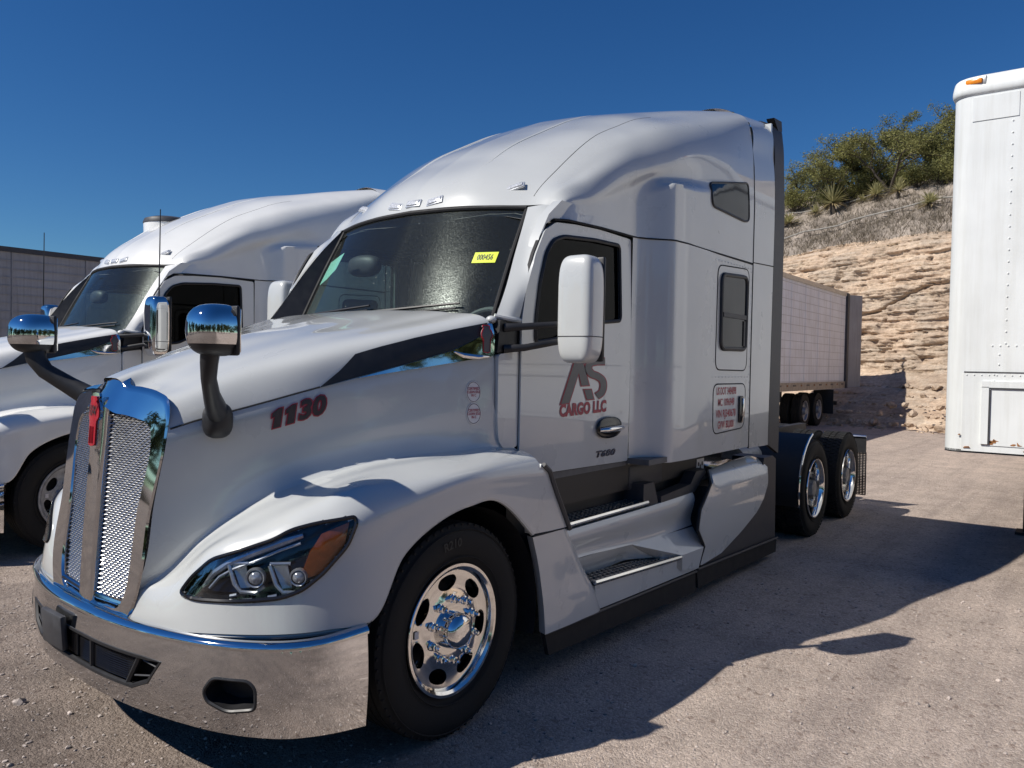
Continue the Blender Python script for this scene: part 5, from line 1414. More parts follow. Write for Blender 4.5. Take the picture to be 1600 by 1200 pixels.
def drive_wheel(x):
    d = MB(); yf = -1.20
    d.lathe([(0.11, -0.985), (0.17, -0.985), (0.205, -0.975), (0.235, -0.965), (0.258, -0.97)], (0, 0, 0), 'y', 64)
    o = d.build('drive_wheel', 'alu', T, angle=40)
    rim = MB(); rim.lathe([(0.256, -0.965), (0.262, -1.00), (0.268, -1.10), (0.272, -1.165), (0.282, -1.192), (0.292, -1.203), (0.304, -1.203), (0.307, -1.196), (0.30, -1.188), (0.29, -1.16), (0.285, -1.0), (0.28, -0.95)], (0, 0, 0), 'y', 80)
    rim.build('rim', 'alu', o, angle=30)
    hb = MB(); hb.lathe([(0.0, -1.19), (0.05, -1.19), (0.078, -1.185), (0.082, -1.12), (0.088, -1.10), (0.11, -1.09), (0.115, -1.0), (0.12, -0.985)], (0, 0, 0), 'y', 32); hb.build('axle_hub', 'frame_blue', o, angle=30)
    for k in range(8):
        a = 2 * math.pi * k / 8; q = MB(); q.lathe([(0, -1.105), (.008, -1.105), (.009, -1.088)], (0.099 * math.cos(a), 0, 0.099 * math.sin(a)), 'y', 6); q.build('hub_bolt', 'alu', o)
    for k in range(10):
        a = 2 * math.pi * k / 10; q = MB(); nut(q, (0.1425 * math.cos(a), -0.985, 0.1425 * math.sin(a)), 0.045); q.build('lug_nut', 'chrome', o, angle=35)
    hm = MB()
    for k in range(10):
        a = 2 * math.pi * (k + .5) / 10
        hm.add([(0.215 * math.cos(a) + 0.024 * math.cos(b), -0.974, 0.215 * math.sin(a) + 0.024 * math.sin(b)) for b in np.linspace(0, 2 * math.pi, 11)[:-1]], [tuple(range(10))])
    hm.build('hand_holes', 'seam', o, smooth=False)
    add_tyre(o, -1.06, 0.28, 0.492, False); add_tyre(o, -0.72, 0.28, 0.492, False)
    o.location = (x, 0, 0.49)
    c = copy_tree(o, T); c.rotation_euler = (0, 0, math.pi)
drive_wheel(5.614); drive_wheel(6.934)
ax = MB()
for x in (5.614, 6.934): ax.tube([(x, -0.9, .49), (x, .9, .49)], 0.07, 12); ax.ell((x, 0, .5), (.22, .25, .22), 16, 10)
ax.tube([(0, -0.9, .45), (0, .9, .45)], 0.05, 8); ax.build('axle', 'frame', T)

for o in list(COL.objects):
    r_ = o
    while r_.parent: r_ = r_.parent
    if r_ is not T or o.type != 'MESH' or o.get('skewed'): continue
    top = o
    while top.parent is not T and top.parent is not None: top = top.parent
    if top.name.split('.')[0] in ('wheel', 'drive_wheel', 'axle', 'chassis_frame'): continue
    n = len(o.data.vertices); co = np.empty(n * 3); o.data.vertices.foreach_get('co', co); c3 = co.reshape(-1, 3)
    k_ = np.clip((0.3 - c3[:, 0]) / 0.9, 0, 1)
    if top.name.startswith('hood_mirror'): k_ = k_ * np.clip((0.88 - np.abs(c3[:, 1])) / 0.24, 0, 1)
    if k_.max() > 0 and not o.data.get('skewed'):
        c3[:, 0] += 0.042 * (c3[:, 1] + 0.72) * k_; o.data.vertices.foreach_set('co', co); o.data['skewed'] = 1; o.data.update()
# ================================================================== second truck
T2 = copy_tree(T, None, skip=('unit_number', 'company_letters', 'company_lettering', 'registration_lettering', 'idle_sticker', 'yellow_sticker', 'sticker_number', 'green_sticker', 'model_badge', 'warning_label'), swap={M['paint']: M['paint_white']})
T2.location = (0.48, 4.81, 0); T2.rotation_euler = (0, 0, math.radians(-0.4))
T2['label'] = 'bright white sleeper truck behind the first one with chrome mirrors and two whip antennas'
for o in T2.children:
    if o.name.startswith('side_mirror'):
        o.data = o.data.copy(); o.data.materials[0] = M['chrome']; o.location = (-0.10, 0.08 if o.data.vertices[0].co.y < 0 else -0.05, 0)
for s in (-1, 1):
    a = MB(); a.tube([(0.70, s * 1.25, 1.98), (0.70, s * 1.25, 2.10), (0.71, s * 1.252, 3.10)], [0.012, 0.007, 0.0045], 6)
    ao = a.build('antenna', 'black', T2); MB().box((0.70, s * 1.25, 1.99), (0.04, 0.05, 0.05), bevel=.01).build('antenna_base', 'chrome', ao)
dm = MB(); dm.lathe([(0.27, -0.10), (0.275, 0.07), (0.262, 0.11), (0.19, 0.135), (0.0, 0.14)], (1.78, 0.53, 3.215), 'z', 40)
dmo = dm.build('roof_dome', 'paint_white', T2, angle=35)
MB().lathe([(0.279, 0.060), (0.279, 0.080), (0.264, 0.116), (0.19, 0.141), (0.0, 0.146)], (1.78, 0.53, 3.215), 'z', 40).build('dome_cap', 'dark_grey', dmo)

for o in T2.children:      # front wheels in duller metal, painting in the deep shade around them
    if o.name.split('.')[0] == 'wheel':
        for q in [o] + [c for c in o.children if c.name.split('.')[0] in ('rim', 'lug_nut', 'hub_cap')]:
            q.data = q.data.copy(); q.data.materials[0] = M['frame_blue']

# ================================================================== trailers
M['trailer_white'] = mat('trailer_white_paint', (0.78, 0.80, 0.79), 0.42, noise=(2.2, 0.05, 10), bump=(3, 0.10, 0.02))
def streaked(m, amt=0.10):
    """adds soft vertical dirt streaks to a paint"""
    n = m.node_tree.nodes; l = m.node_tree.links; b = n['Principled BSDF']; src = b.inputs['Base Color'].links[0].from_socket
    tc = n.new('ShaderNodeTexCoord'); mp = n.new('ShaderNodeMapping'); mp.inputs['Scale'].default_value = (9, 9, .55); l.new(tc.outputs['Object'], mp.inputs[0])
    t = n.new('ShaderNodeTexNoise'); t.inputs['Scale'].default_value = 1.4; t.inputs['Detail'].default_value = 8; t.inputs['Roughness'].default_value = .65; l.new(mp.outputs[0], t.inputs['Vector'])
    r_ = n.new('ShaderNodeValToRGB'); r_.color_ramp.elements[0].position = .30; r_.color_ramp.elements[0].color = (1 - amt * 2.2, 1 - amt * 2.4, 1 - amt * 2.8, 1); r_.color_ramp.elements[1].position = .55; r_.color_ramp.elements[1].color = (1, 1, 1, 1); l.new(t.outputs[0], r_.inputs[0])
    x = n.new('ShaderNodeMix'); x.data_type = 'RGBA'; x.blend_type = 'MULTIPLY'; x.inputs[0].default_value = 1; l.new(src, x.inputs[6]); l.new(r_.outputs[0], x.inputs[7]); l.new(x.outputs[2], b.inputs['Base Color'])
streaked(M['trailer_white'], 0.05)
M['trailer_grey'] = mat('trailer_grey_skin', (0.33, 0.33, 0.34), 0.5, noise=(2.2, 0.10, 10))
M['trailer_panel'] = mat('trailer_panel_white', (0.84, 0.86, 0.90), 0.45, noise=(1.5, 0.08, 10))
streaked(M['trailer_panel'], 0.10)
streaked(M['trailer_grey'], 0.10)
M['rust'] = mat('rust', (0.30, 0.13, 0.045), 0.85, noise=(40, 0.5))
M['rail'] = mat('dull_aluminium', (0.50, 0.49, 0.47), 0.4, 0.7, noise=(12, 0.15))
def running_gear(t, xa, yc, side_sign, tyres=True):
    """two axles of dual wheels and landing legs under a trailer"""
    for x in xa:
        for s in (-1, 1):
            w_ = MB(); w_.lathe([(0.0, -0.02), (0.10, -0.03), (0.12, 0.06), (0.20, 0.07), (0.25, 0.05), (0.27, 0.0), (0.30, -0.01)], (0, 0, 0), 'y', 28)
            o = w_.build('wheel', 'frame_blue', t); ty = MB(); ty.lathe([(r, h + 0.13) for r, h in tyre_prof(0.28, 0.50, True)], (0, 0, 0), 'y', 40)
            ty.lathe([(r, h + 0.46) for r, h in tyre_prof(0.28, 0.50, True)], (0, 0, 0), 'y', 40); ty.build('tyre', 'rubber', o, angle=30)
            o.location = (x, yc + s * 1.22, 0.50)
            if s > 0: o.rotation_euler = (0, 0, math.pi)
        MB().tube([(x, yc - 1.0, .5), (x, yc + 1.0, .5)], 0.07, 8).build('axle', 'frame', t)
# ---- tall white trailer at the right edge, nose towards us
W = thing('trailer', 'tall white trailer with riveted front and amber corner light at right edge', 'trailer', (4.62, -3.76, 0))
def wl(x, y, z): return (x, y, z)
hw = 1.28; cr = 0.13
def nose_plan(r=cr):
    pts = []
    for a in np.linspace(math.radians(90), math.radians(180), 8): pts.append((cr + r * math.cos(a), hw - cr + r * math.sin(a)))
    return pts
npn = nose_plan()
full = [(11.8, hw)] + npn + [(p[0], -p[1]) for p in npn[::-1]] + [(11.8, -hw)]
full = full[::-1]
Gt = loft([[(x, y, 1.07), (x, y, 1.70), (x, y, 4.05)] for x, y in full], 0.6, 1.0, ub=tuple(range(len(full))))
body = grid_obj('trailer_body', [Gt], 'trailer_white', W, angle=40)
MB().prism([(p[0], p[1]) for p in full], 'z', 4.05, 4.07).build('roof', 'trailer_white', W, angle=30)
MB().prism([(p[0], p[1]) for p in full], 'z', 1.06, 1.085).build('floor', 'frame', W, angle=30)
rail = []
for x, y in full: rail.append([(x + 0.0, y, 3.95), (x - (0.012 if x < .2 else 0), y + math.copysign(0.012, y), 3.96), (x - (0.014 if x < .2 else 0), y + math.copysign(0.014, y), 4.05), (x - (0.004 if x < .2 else 0), y + math.copysign(0.004, y), 4.09), (x + (0.05 if x < .2 else 0), y - math.copysign(0.04, y), 4.12), (x + (0.25 if x < .2 else 0), y - math.copysign(0.2, y), 4.155)])
grid_obj('top_rail', [loft(rail, .6, .02, ub=tuple(range(len(full))))], 'trailer_white', W, angle=30)
MB().prism([(0.02 + 0.0, 0), (-0.012, 0), (-0.012, 0.30), (0.02, 0.30)], 'z', 0, 0.01)
# front details, y runs from +1.28 (left in the picture) to the right
def fbox(name, y0, y1, z0, z1, d, m, x=-0.0, parent=None):
    return MB().box((x - d / 2, (y0 + y1) / 2, (z0 + z1) / 2), (d, abs(y1 - y0), abs(z1 - z0)), bevel=0).build(name, m, parent or W, smooth=False)
fbox('corner_plate', 1.14, 0.82, 3.74, 3.93, 0.006, 'trailer_white')
fbox('lower_panel', 1.145, -1.145, 1.075, 1.715, 0.010, 'trailer_white')
MB().tube([(-0.012, 1.14, 1.718), (-0.012, -1.14, 1.718)], 0.005, 6).build('panel_seam', 'dark_grey', W)
fr_ = MB(); fr_.box((-0.018, 0.0, 1.62), (0.02, 2.02, 0.05)).box((-0.018, 0.985, 1.37), (0.02, 0.05, 0.46)).box((-0.018, -0.985, 1.37), (0.02, 0.05, 0.46))
fr_.build('socket_frame', 'trailer_white', W, smooth=False)
fbox('socket_plate', 0.955, -0.955, 1.13, 1.59, 0.006, 'trailer_white', -0.011)
sh = MB(); sh.box((-0.020, 0.953, 1.36), (0.015, 0.012, 0.44)).box((-0.020, 0, 1.590), (0.015, 1.9, 0.012)); sh.build('gasket', 'dark_grey', W, smooth=False)
rngr = random.Random(5)
for k in range(16):
    y = rngr.uniform(0.5, 0.95); z = 1.135 + abs(rngr.gauss(0, 0.018)); q = round_poly([(y + rngr.uniform(-.03, .0), z), (y + rngr.uniform(.01, .035), z + rngr.uniform(-.006, .004)), (y + rngr.uniform(.005, .02), z + rngr.uniform(.006, .03)), (y - rngr.uniform(.0, .02), z + rngr.uniform(.004, .02))], .008, 3)
    MB().prism(q, 'x', -0.0192, -0.017).build('rust_stain', 'rust', W, smooth=False)
for (y, z, a, b) in ((1.13, 1.10, .05, .014), (1.0, 1.135, .08, .010), (0.72, 1.10, .10, .008), (1.17, 1.20, .02, .012)):
    MB().prism([(y, z), (y - a, z + .002), (y - a * .8, z + b), (y - a * .2, z + b * .8)], 'x', -0.0185, -0.009).build('rust_stain', 'rust', W, smooth=False)
rv = MB()
def riv(y, z): rv.ell((-0.001, y, z), (0.007, 0.008, 0.008), 6, 4)
for z in np.linspace(1.95, 3.8, 21): riv(0.86, z); riv(0.70, z); riv(-0.2, z); riv(-0.36, z)
for y in np.linspace(0.95, -0.95, 36): riv(y, 1.93)
for z in (1.78, 1.86): riv(0.90, z)
for y in np.linspace(1.12, -1.12, 44): rv.ell((-0.012, y, 1.695), (0.006, 0.006, 0.006), 6, 4)
for z in np.linspace(1.55, 1.7, 4): rv.ell((-0.012, 0.93, z), (0.006, 0.008, 0.008), 6, 4); rv.ell((-0.012, 0.72, z), (0.006, 0.008, 0.008), 6, 4)
for y in np.linspace(1.1, -1.1, 20): rv.ell((-0.016, y, 4.0), (0.006, 0.006, 0.006), 6, 4)
ro = rv.build('rivets', 'trailer_white', W); ro['kind'] = 'stuff'
am = MB(); am.box((-0.002, 1.135, 4.06), (0.05, 0.125, 0.045), rot=(0, 0, math.radians(-12)), bevel=0.014); amo = am.build('corner_light', 'amber_bright', W)
MB().box((0.012, 1.125, 4.06), (0.04, 0.16, 0.07), rot=(0, 0, math.radians(-12)), bevel=0.008).build('light_base', 'rail', amo)
running_gear(W, (9.0, 10.25), 0, 1)
for s in (-1, 1): MB().box((2.6, s * .8, .55), (.12, .12, 1.05)).box((2.6, s * .8, .02), (.25, .25, .03)).build('landing_leg', 'frame', W, smooth=False)
# ---- trailer backed up to the cliff
B = thing('trailer', 'panelled white trailer parked against the rock face with its rear door open', 'trailer', (10.6, 3.2, 0))
M['trailer_line'] = mat('trailer_rib', (0.55, 0.55, 0.56), 0.5, noise=(5, .1))
LB = 13.95
bb = MB(); bb.box((LB / 2, 1.30, 2.66), (LB, 2.58, 3.12)); bb.build('trailer_body', 'trailer_panel', B, smooth=False)
for k in range(13):
    z = 1.36 + k * 0.222
    st = MB(); st.box((LB / 2, 0.006, z), (LB - .5, 0.012, 0.014)); st.build('side_rib', 'trailer_line', B, smooth=False)
for k in range(11):
    MB().box((0.5 + k * 1.27, 0.006, 2.68), (0.014, 0.011, 2.9)).build('panel_joint', 'trailer_panel', B, smooth=False)
MB().box((LB / 2, 0.0, 4.17), (LB + .02, 0.05, 0.12)).build('top_rail', 'rail', B, smooth=False)
M['tan_rail'] = mat('weathered_rail', (0.40, 0.34, 0.27), 0.6, 0.2, noise=(6, 0.25))
br_ = MB(); br_.box((LB / 2, -0.005, 1.22), (LB + .02, 0.05, 0.22)); bro = br_.build('bottom_rail', 'tan_rail', B, smooth=False)
for k in range(22): MB().box((0.4 + k * 0.62, -0.034, 1.25), (0.26 if k % 2 else 0.10, 0.006, 0.05)).build('marker_strip', 'decal_dark' if k % 2 else 'rust', bro, smooth=False)
MB().box((LB - 0.10, -0.02, 2.66), (0.22, 0.08, 3.1)).build('rear_post', 'dark_grey', B, smooth=False)
od = MB(); od.box((LB + 0.28, -0.15, 2.66), (0.60, 0.06, 3.02), rot=(0, 0, math.radians(-30))); odo = od.build('rear_door', 'trailer_grey', B, smooth=False)
hg = MB()
for z in (1.5, 2.3, 3.1, 3.8): hg.box((LB + .04, 0.0, z), (0.12, 0.07, 0.08))
hg.build('hinge', 'dark_grey', odo, smooth=False)
running_gear(B, (9.85, 11.2), 1.30, 1)
MB().box((11.95, 0.15, 0.72), (0.02, 0.6, 0.75)).build('mud_flap', 'black', B, smooth=False)
MB().box((13.5, 1.3, 0.62), (0.12, 2.3, 0.12)).box((13.5, .6, 0.85), (0.1, 0.1, 0.5)).box((13.5, 2.0, 0.85), (0.1, 0.1, 0.5)).build('rear_guard', 'frame', B, smooth=False)
for s in (0.5, 2.1): MB().box((2.6, s, .55), (.12, .12, 1.1)).build('landing_leg', 'frame', B, smooth=False)
# ---- grey trailer beyond the second truck
Gy = thing('trailer', 'long grey ribbed trailer standing behind the second truck at left', 'trailer', (-7.0, 16.0, 0))
MB().box((8, 1.3, 2.58), (16, 2.58, 2.96)).build('trailer_body', 'trailer_grey', Gy, smooth=False)
for k in range(14): MB().box((8, -0.006, 1.35 + k * .19), (15.9, 0.014, 0.016)).build('side_rib', 'trailer_grey', Gy, smooth=False)
MB().box((8, -0.01, 4.06), (16.04, 0.06, 0.11)).build('top_rail', 'dark_grey', Gy, smooth=False)
for k in range(9): MB().box((2.0 + k * 1.6, -0.008, 2.6), (0.03, 0.018, 2.8)).build('panel_joint', 'trailer_grey', Gy, smooth=False)
running_gear(Gy, (12.2, 13.5), 1.3, 1)

# ================================================================== plants
def leaf_mat(name, col, amt=0.35):
    m = bpy.data.materials.new(name); m.use_nodes = True
    n = m.node_tree.nodes; l = m.node_tree.links; n.clear()
    o = n.new('ShaderNodeOutputMaterial'); d = n.new('ShaderNodeBsdfDiffuse'); t = n.new('ShaderNodeBsdfTranslucent'); mx = n.new('ShaderNodeMixShader'); mx.inputs[0].default_value = 0.3
    tc = n.new('ShaderNodeTexCoord'); q = n.new('ShaderNodeTexNoise'); q.inputs['Scale'].default_value = 3.5; q.inputs['Detail'].default_value = 6; l.new(tc.outputs['Object'], q.inputs['Vector'])
    r = n.new('ShaderNodeValToRGB'); r.color_ramp.elements[0].position = .3; r.color_ramp.elements[1].position = .7
    r.color_ramp.elements[0].color = (*[c * (1 - amt) for c in col], 1); r.color_ramp.elements[1].color = (*[c * (1 + amt) for c in col], 1)
    l.new(q.outputs[0], r.inputs[0]); l.new(r.outputs[0], d.inputs[0]); l.new(r.outputs[0], t.inputs[0]); l.new(d.outputs[0], mx.inputs[1]); l.new(t.outputs[0], mx.inputs[2]); l.new(mx.outputs[0], o.inputs[0])
    return m
M['leaf'] = leaf_mat('mesquite_leaf', (0.245, 0.240, 0.095)); M['leaf_dark'] = leaf_mat('juniper_leaf', (0.195, 0.200, 0.085))
M['yucca_leaf'] = leaf_mat('yucca_leaf', (0.42, 0.39, 0.20)); M['yucca_dead'] = leaf_mat('dead_yucca_leaf', (0.34, 0.27, 0.15)); M['twig'] = leaf_mat('dry_twig', (0.25, 0.215, 0.165), 0.4)
M['bark'] = mat('bark', (0.075, 0.060, 0.048), 0.9, noise=(20, 0.4), bump=(30, 0.6, 0.01)); M['weed'] = leaf_mat('weed_leaf', (0.16, 0.19, 0.06))
def leaves(mb, c, n, r, size, rg, flat=0.75):
    for k in range(n):
        d = Vector((rg.gauss(0, 1), rg.gauss(0, 1), rg.gauss(0, flat))); d.normalize(); p = c + d * r * (rg.random() ** 0.45)
        a = Vector((rg.gauss(0, 1), rg.gauss(0, 1), rg.gauss(0, .7))).normalized(); b = a.cross(Vector((rg.gauss(0, 1), rg.gauss(0, 1), rg.gauss(0, 1)))).normalized()
        s = size * rg.uniform(.6, 1.5)
        mb.add([(p - a * s)[:], (p + b * s * .35)[:], (p + a * s)[:], (p - b * s * .35)[:]], [(0, 1, 2, 3)])
def make_tree(name, label, h, spread, seed, nl, size, lm='leaf', group=None, cat='tree'):
    rg = random.Random(seed); t = thing(name, label, cat, group=group); tr = MB(); lf = MB(); tips = []
    def grow_(p, d, ln, r, lev):
        path = [p]; q = p.copy(); dd = d.copy()
        for k in range(4):
            dd = (dd + Vector((rg.gauss(0, .22), rg.gauss(0, .22), rg.gauss(0.03, .12)))).normalized(); q = q + dd * ln / 4; path.append(q.copy())
            if lev >= 1: tips.append((q.copy(), lev))
        tr.tube(path, [r, r * .88, r * .76, r * .65, r * .5], 6 if lev < 2 else 4, caps=False)
        if lev < 3:
            for k in range(rg.choice((2, 3, 3)) if lev else rg.choice((3, 4))):
                a = rg.uniform(0, 2 * math.pi); up = rg.uniform(.25, .9) if lev == 0 else rg.uniform(-.25, .6)
                nd = (dd * .5 + Vector((math.cos(a), math.sin(a), up))).normalized(); grow_(path[-1] if k else path[-2], nd, ln * rg.uniform(.6, .8), r * .55, lev + 1)
    for k in range(3):
        a = rg.uniform(0, 2 * math.pi); grow_(Vector((rg.gauss(0, .08), rg.gauss(0, .08), -.1)), Vector((math.cos(a) * .5 * spread, math.sin(a) * .5 * spread, 1)).normalized(), h * .42, h * .022, 0)
    tr.build('trunk', 'bark', t, angle=0)
    per = max(3, nl // len(tips))
    for p, lev in tips:
        if rg.random() < .86: leaves(lf, p, int(per * rg.uniform(.3, 1.9)), h * (.085 if lev > 1 else .06), size, rg)
    lf.build('crown', lm, t, smooth=False)
    return t
protos = [make_tree('tree', 'pale green mesquite tree', 3.4, 1.2, 11, 9500, .048), make_tree('tree', 'mesquite', 3.2, 1.5, 23, 9500, .046), make_tree('tree', 'juniper', 3.0, 1.0, 37, 10500, .044, 'leaf_dark')]
TREES = [  # s, t, scale, prototype, rotation, label
 (6.9, 4.6, 1.12, 0, 0.3, 'tallest loose green tree on the slope with dark branches showing'),
 (8.6, 4.8, 0.92, 1, 1.9, 'wide green tree left of the tallest one above the yuccas'),
 (10.6, 5.0, 0.80, 2, 0.7, 'darker green tree at the left end of the row beside the truck'),
 (5.0, 5.2, 0.84, 2, 2.6, 'dark green tree beside the white trailer on the slope'),
 (3.6, 5.0, 0.80, 1, 4.0, 'green tree partly hidden by the white trailer edge'),
 (9.7, 6.6, 0.95, 0, 5.0, 'green tree standing behind the row on the slope'),
 (12.4, 5.0, 0.80, 0, 2.2, 'green tree mostly hidden behind the sleeper'),
 (7.9, 6.8, 1.00, 2, 3.6, 'dark green tree showing between the two front trees'),
 (6.2, 7.0, 0.95, 1, 0.9, 'pale green tree behind the tallest tree on the right'),
]
used = set()
for s, t_, sc, pi, rz, lb in TREES:
    o = protos[pi] if pi not in used else copy_tree(protos[pi]); used.add(pi)
    o.location = hill_pt(s, t_); o.scale = (sc,) * 3; o.rotation_euler = (0, 0, rz); o['label'] = lb; o['group'] = 'trees on top of the rock face'
for x, y, sc, lb in ((5.2, 24.5, 1.45, 'small treetop just above the middle of the grey trailer'), (8.9, 24.0, 1.75, 'treetop above the grey trailer beside the second cab')):
    o = copy_tree(protos[0]); o.location = (x, y, 0); o.scale = (sc,) * 3; o.rotation_euler = (0, 0, x); o['label'] = lb; o['group'] = 'treetops behind the grey trailer'
def make_shrub(seed, lm):
    rg = random.Random(seed); t = thing('shrub', 'shrub', 'shrub'); st = MB(); lf = MB()
    for k in range(16):
        a = rg.uniform(0, 6.28); d = Vector((math.cos(a) * .8, math.sin(a) * .8, rg.uniform(.5, 1.3))).normalized(); L_ = rg.uniform(.6, 1.1)
        st.tube([(0, 0, -.1), tuple(d * L_ * .5 + Vector((rg.gauss(0, .05), rg.gauss(0, .05), 0))), tuple(d * L_)], [.018, .012, .005], 4, caps=False)
        for q in (.55, .8, 1.0): leaves(lf, d * L_ * q, 75, .26, .036, rg)
    st.build('stems', 'bark', t, angle=0); lf.build('foliage', lm, t, smooth=False); return t
sp = [make_shrub(4, 'leaf'), make_shrub(9, 'leaf_dark')]
SH = [(11.6, 4.4, 1.2, 'low bush at the far left of the slope beside the sleeper'), (10.0, 4.6, 1.1, 'low olive bush between the two left yuccas'), (9.2, 4.9, 1.3, 'bush under the wide tree'), (8.2, 5.2, 1.1, 'dark bush left of the tallest trunk'), (7.6, 5.6, 1.3, 'bush behind the tallest trunk'), (6.3, 5.0, 1.2, 'dense bush right of the tallest trunk'), (5.6, 4.7, 1.0, 'small bush below the dark tree on the right'), (4.4, 4.4, 1.3, 'bush next to the white trailer edge'), (3.4, 4.2, 1.2, 'bush half behind the white trailer'), (9.0, 6.4, 1.5, 'bush at the back of the row on the left'), (5.4, 6.4, 1.5, 'bush at the back of the row on the right')]
for i, (s, t_, sc, lb) in enumerate(SH):
    o = sp[i] if i < 2 else copy_tree(sp[i % 2]); o.location = hill_pt(s, t_); o.scale = (sc,) * 3; o.rotation_euler = (0, 0, i * 2.1); o['label'] = lb; o['group'] = 'bushes under the trees'
# yuccas
def make_yucca(seed):
    rg = random.Random(seed); t = thing('yucca', 'yucca', 'yucca'); lf = MB(); dd_ = MB()
    for k in range(110):
        a = rg.uniform(0, 2 * math.pi); el = rg.uniform(-.35, 1.45); ln = rg.uniform(.38, .62)
        d = Vector((math.cos(a) * math.cos(el), math.sin(a) * math.cos(el), math.sin(el))); sdv = Vector((-math.sin(a), math.cos(a), 0)); c = Vector((0, 0, .42)); w_ = .020
        m_ = lf if el > -.05 else dd_
        b0 = c + d * .05; b1 = c + d * ln * .6 + Vector((0, 0, -.015)); tp = c + d * ln + Vector((0, 0, -.06))
        upv = d.cross(sdv) * .008
        m_.add([(b0 - sdv * w_)[:], (b0 + sdv * w_)[:], (b1 + sdv * w_ * .8)[:], tp[:], (b1 - sdv * w_ * .8)[:], (b0 - upv)[:], (b1 - upv)[:]], [(0, 5, 6, 4), (5, 1, 2, 6), (4, 6, 3), (6, 2, 3)])
    lf.build('leaves', 'yucca_leaf', t, smooth=False); dd_.build('dead_leaves', 'yucca_dead', t, smooth=False)
    tk_ = MB(); tk_.tube([(0, 0, -.1), (0.01, 0, .2), (0, 0, .45)], [.09, .085, .06], 8); tk_.build('trunk', 'bark', t); return t
yp = [make_yucca(3), make_yucca(8)]
YU = [(10.7, 2.9, 1.0, 'large yucca beside the sleeper at the left end of the slope'), (10.1, 3.9, .62, 'smaller yucca just behind the leftmost one'), (8.9, 3.6, 1.1, 'wide yucca below the gap between the trees'), (8.1, 4.4, .6, 'small yucca half hidden behind a wide one'), (7.1, 4.0, .9, 'pale upright yucca in the middle of the slope'), (5.7, 3.4, .66, 'greyish yucca right of the middle'), (3.3, 1.9, .85, 'thin yucca next to the white trailer')]
for i, (s, t_, sc, lb) in enumerate(YU):
    o = yp[i] if i < 2 else copy_tree(yp[i % 2]); o.location = hill_pt(s, t_, -0.32 * sc); o.scale = (sc * 1.45, sc * 1.45, sc * (1.2 + 0.35 * (i % 3))); o.rotation_euler = (0.1 * (i % 3 - 1), 0, i * 1.3); o['label'] = lb; o['group'] = 'yuccas on the slope'
# dry brush, pipes, weeds
rg = random.Random(77); db = MB()
for k in range(5200):
    s = rg.uniform(0, 14.5); t_ = abs(rg.gauss(0, 2.8)) - .25; b_ = hill_pt(s, min(t_, 7)); n = rg.randint(2, 4); cl_ = 0.5 + float(fbm(np.array(s * 1.3), np.array(t_ * 1.3), 7))
    if rg.random() > cl_ - .15: continue
    for q in range(n):
        a = rg.uniform(0, 2 * math.pi); L_ = rg.uniform(.10, .42); d = Vector((math.cos(a) * .7, math.sin(a) * .7, rg.uniform(.5, 1.2))).normalized(); sd2 = Vector((-math.sin(a), math.cos(a), 0)) * .008
        db.add([(b_ - sd2)[:], (b_ + sd2)[:], (b_ + d * L_)[:]], [(0, 1, 2)])
        m_ = b_ + d * L_ * .55; d2 = (d + Vector((rg.gauss(0, .5), rg.gauss(0, .5), rg.gauss(0, .3)))).normalized()
        db.add([(m_ - sd2 * .8)[:], (m_ + sd2 * .8)[:], (m_ + d2 * L_ * .6)[:]], [(0, 1, 2)])
dbo = db.build('dry_brush', 'twig', None, smooth=False); dbo['kind'] = 'stuff'
M['pipe'] = mat('weathered_pipe', (0.30, 0.28, 0.25), 0.7, noise=(8, .2))
def pipe(name, label, pts, r):
    m_ = MB(); m_.tube([hill_pt(s, t_, dz) for s, t_, dz in pts], r, 8); o = m_.build(name, 'pipe', None); tag(o, label, 'pipe')
def ln(a, b, n=14): return [tuple(a[i] + (b[i] - a[i]) * k / (n - 1) + (0.04 * math.sin(k * 2.1) if i == 2 else 0) for i in range(3)) for k in range(n)]
pipe('pipe', 'lower dark pipe running up across the dry slope', ln((11, 0.9, .25), (1.0, 2.5, .25)), .035)
pipe('pipe', 'upper pale pipe running behind the yuccas below the trees', ln((12.5, 3.8, .2), (3.0, 5.4, .25)), .022)
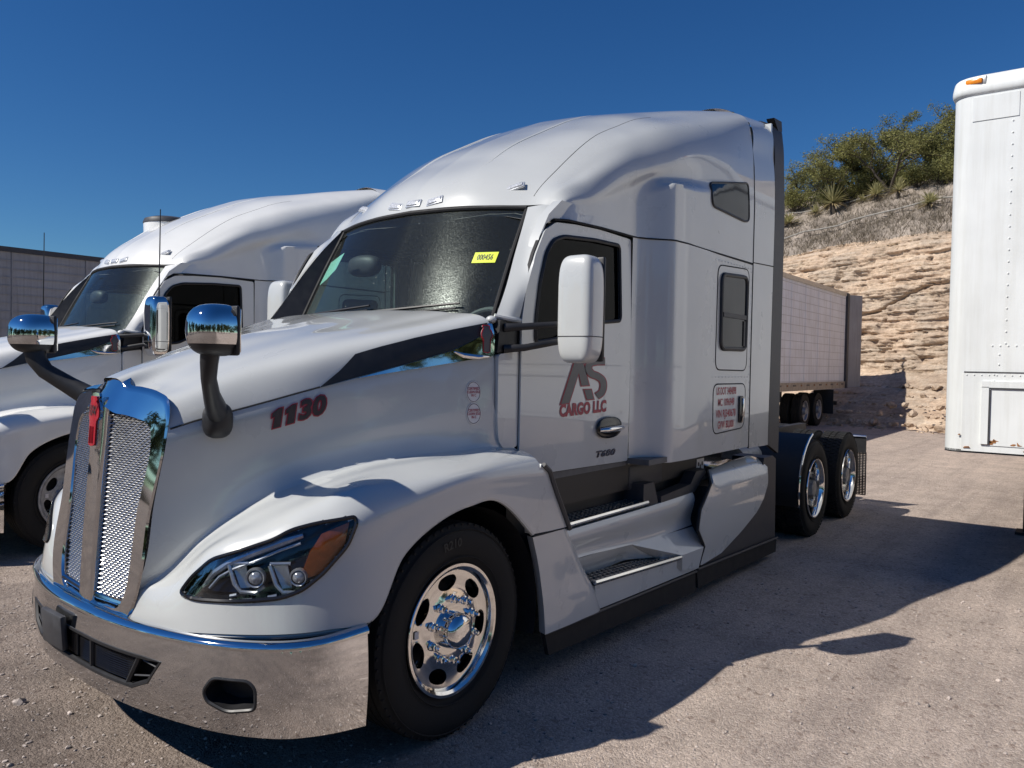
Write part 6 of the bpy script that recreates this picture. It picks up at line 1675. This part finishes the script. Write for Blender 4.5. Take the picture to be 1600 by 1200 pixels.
for i, (x, y, sc, lb) in enumerate(((23.6, 1.35, 1.0, 'green weed at the foot of the rock face beside the shadow'), (23.2, 0.4, .6, 'small weed at the foot of the rock face near the white trailer'), (24.0, 0.75, .4, 'tiny weed between the two larger ones below the rock face'))):
    rg = random.Random(i + 5); m_ = MB()
    for k in range(260):
        a = rg.uniform(0, 6.28); d = Vector((math.cos(a), math.sin(a), rg.uniform(.3, 1.2))).normalized(); leaves(m_, Vector((x, y, .02)) + d * rg.random() * .42 * sc, 3, .08 * sc, .035, rg)
    o = m_.build('weed', 'weed', None, smooth=False); tag(o, lb, 'plant', 'weeds below the rock face')

# rubble at the foot of the rock face
rb = MB(); rgn = np.random.default_rng(12)
ii = np.where((ss > -3) & (ss < 13))[0]; jj = np.where(zt * 6.7 < 1.3)[0]
for k in range(900):
    a = int(rgn.choice(ii)); b_ = int(rgn.choice(jj)) if k % 2 else int(jj[min(len(jj) - 1, int(abs(rgn.normal(0, 4))))])
    p = Vector((PX[a, b_], PY[a, b_], zz[a, b_])) + CN * (rgn.uniform(0, .9) if b_ < 4 else 0)
    sz = rgn.uniform(.02, .06) if k % 8 else rgn.uniform(.07, .17)
    q = IV * (1 + rgn.normal(0, .18, (len(IV), 1))) * sz * np.array([rgn.uniform(.8, 1.5), rgn.uniform(.8, 1.4), rgn.uniform(.5, .9)])
    rb.add((q + np.array([p.x, p.y, max(p.z, 0) + sz * .25])).tolist(), IF)
rbo = rb.build('rubble', cliff.data.materials[0], None, angle=30); rbo['kind'] = 'stuff'

# ---- behind the camera, seen in the chrome: a wood and a plain building
wd_ = MB(); rg = random.Random(99)
for k in range(120):
    a = math.radians(rg.uniform(112, 345)); r_ = rg.uniform(42, 60); c = Vector((-2 + r_ * math.cos(a), -3 + r_ * math.sin(a), 0)); hh = rg.uniform(6, 10)
    wd_.tube([c, c + Vector((0, 0, hh * .5))], .2, 5, caps=False)
    for q in range(5): leaves(wd_, c + Vector((rg.gauss(0, 1.3), rg.gauss(0, 1.3), hh * rg.uniform(.35, .9))), 60, 1.9, .55, rg)
M['far_leaf'] = leaf_mat('far_wood_leaf', (0.055, 0.07, 0.03))
wo = wd_.build('wood', 'far_leaf', None, smooth=False); wo['kind'] = 'stuff'
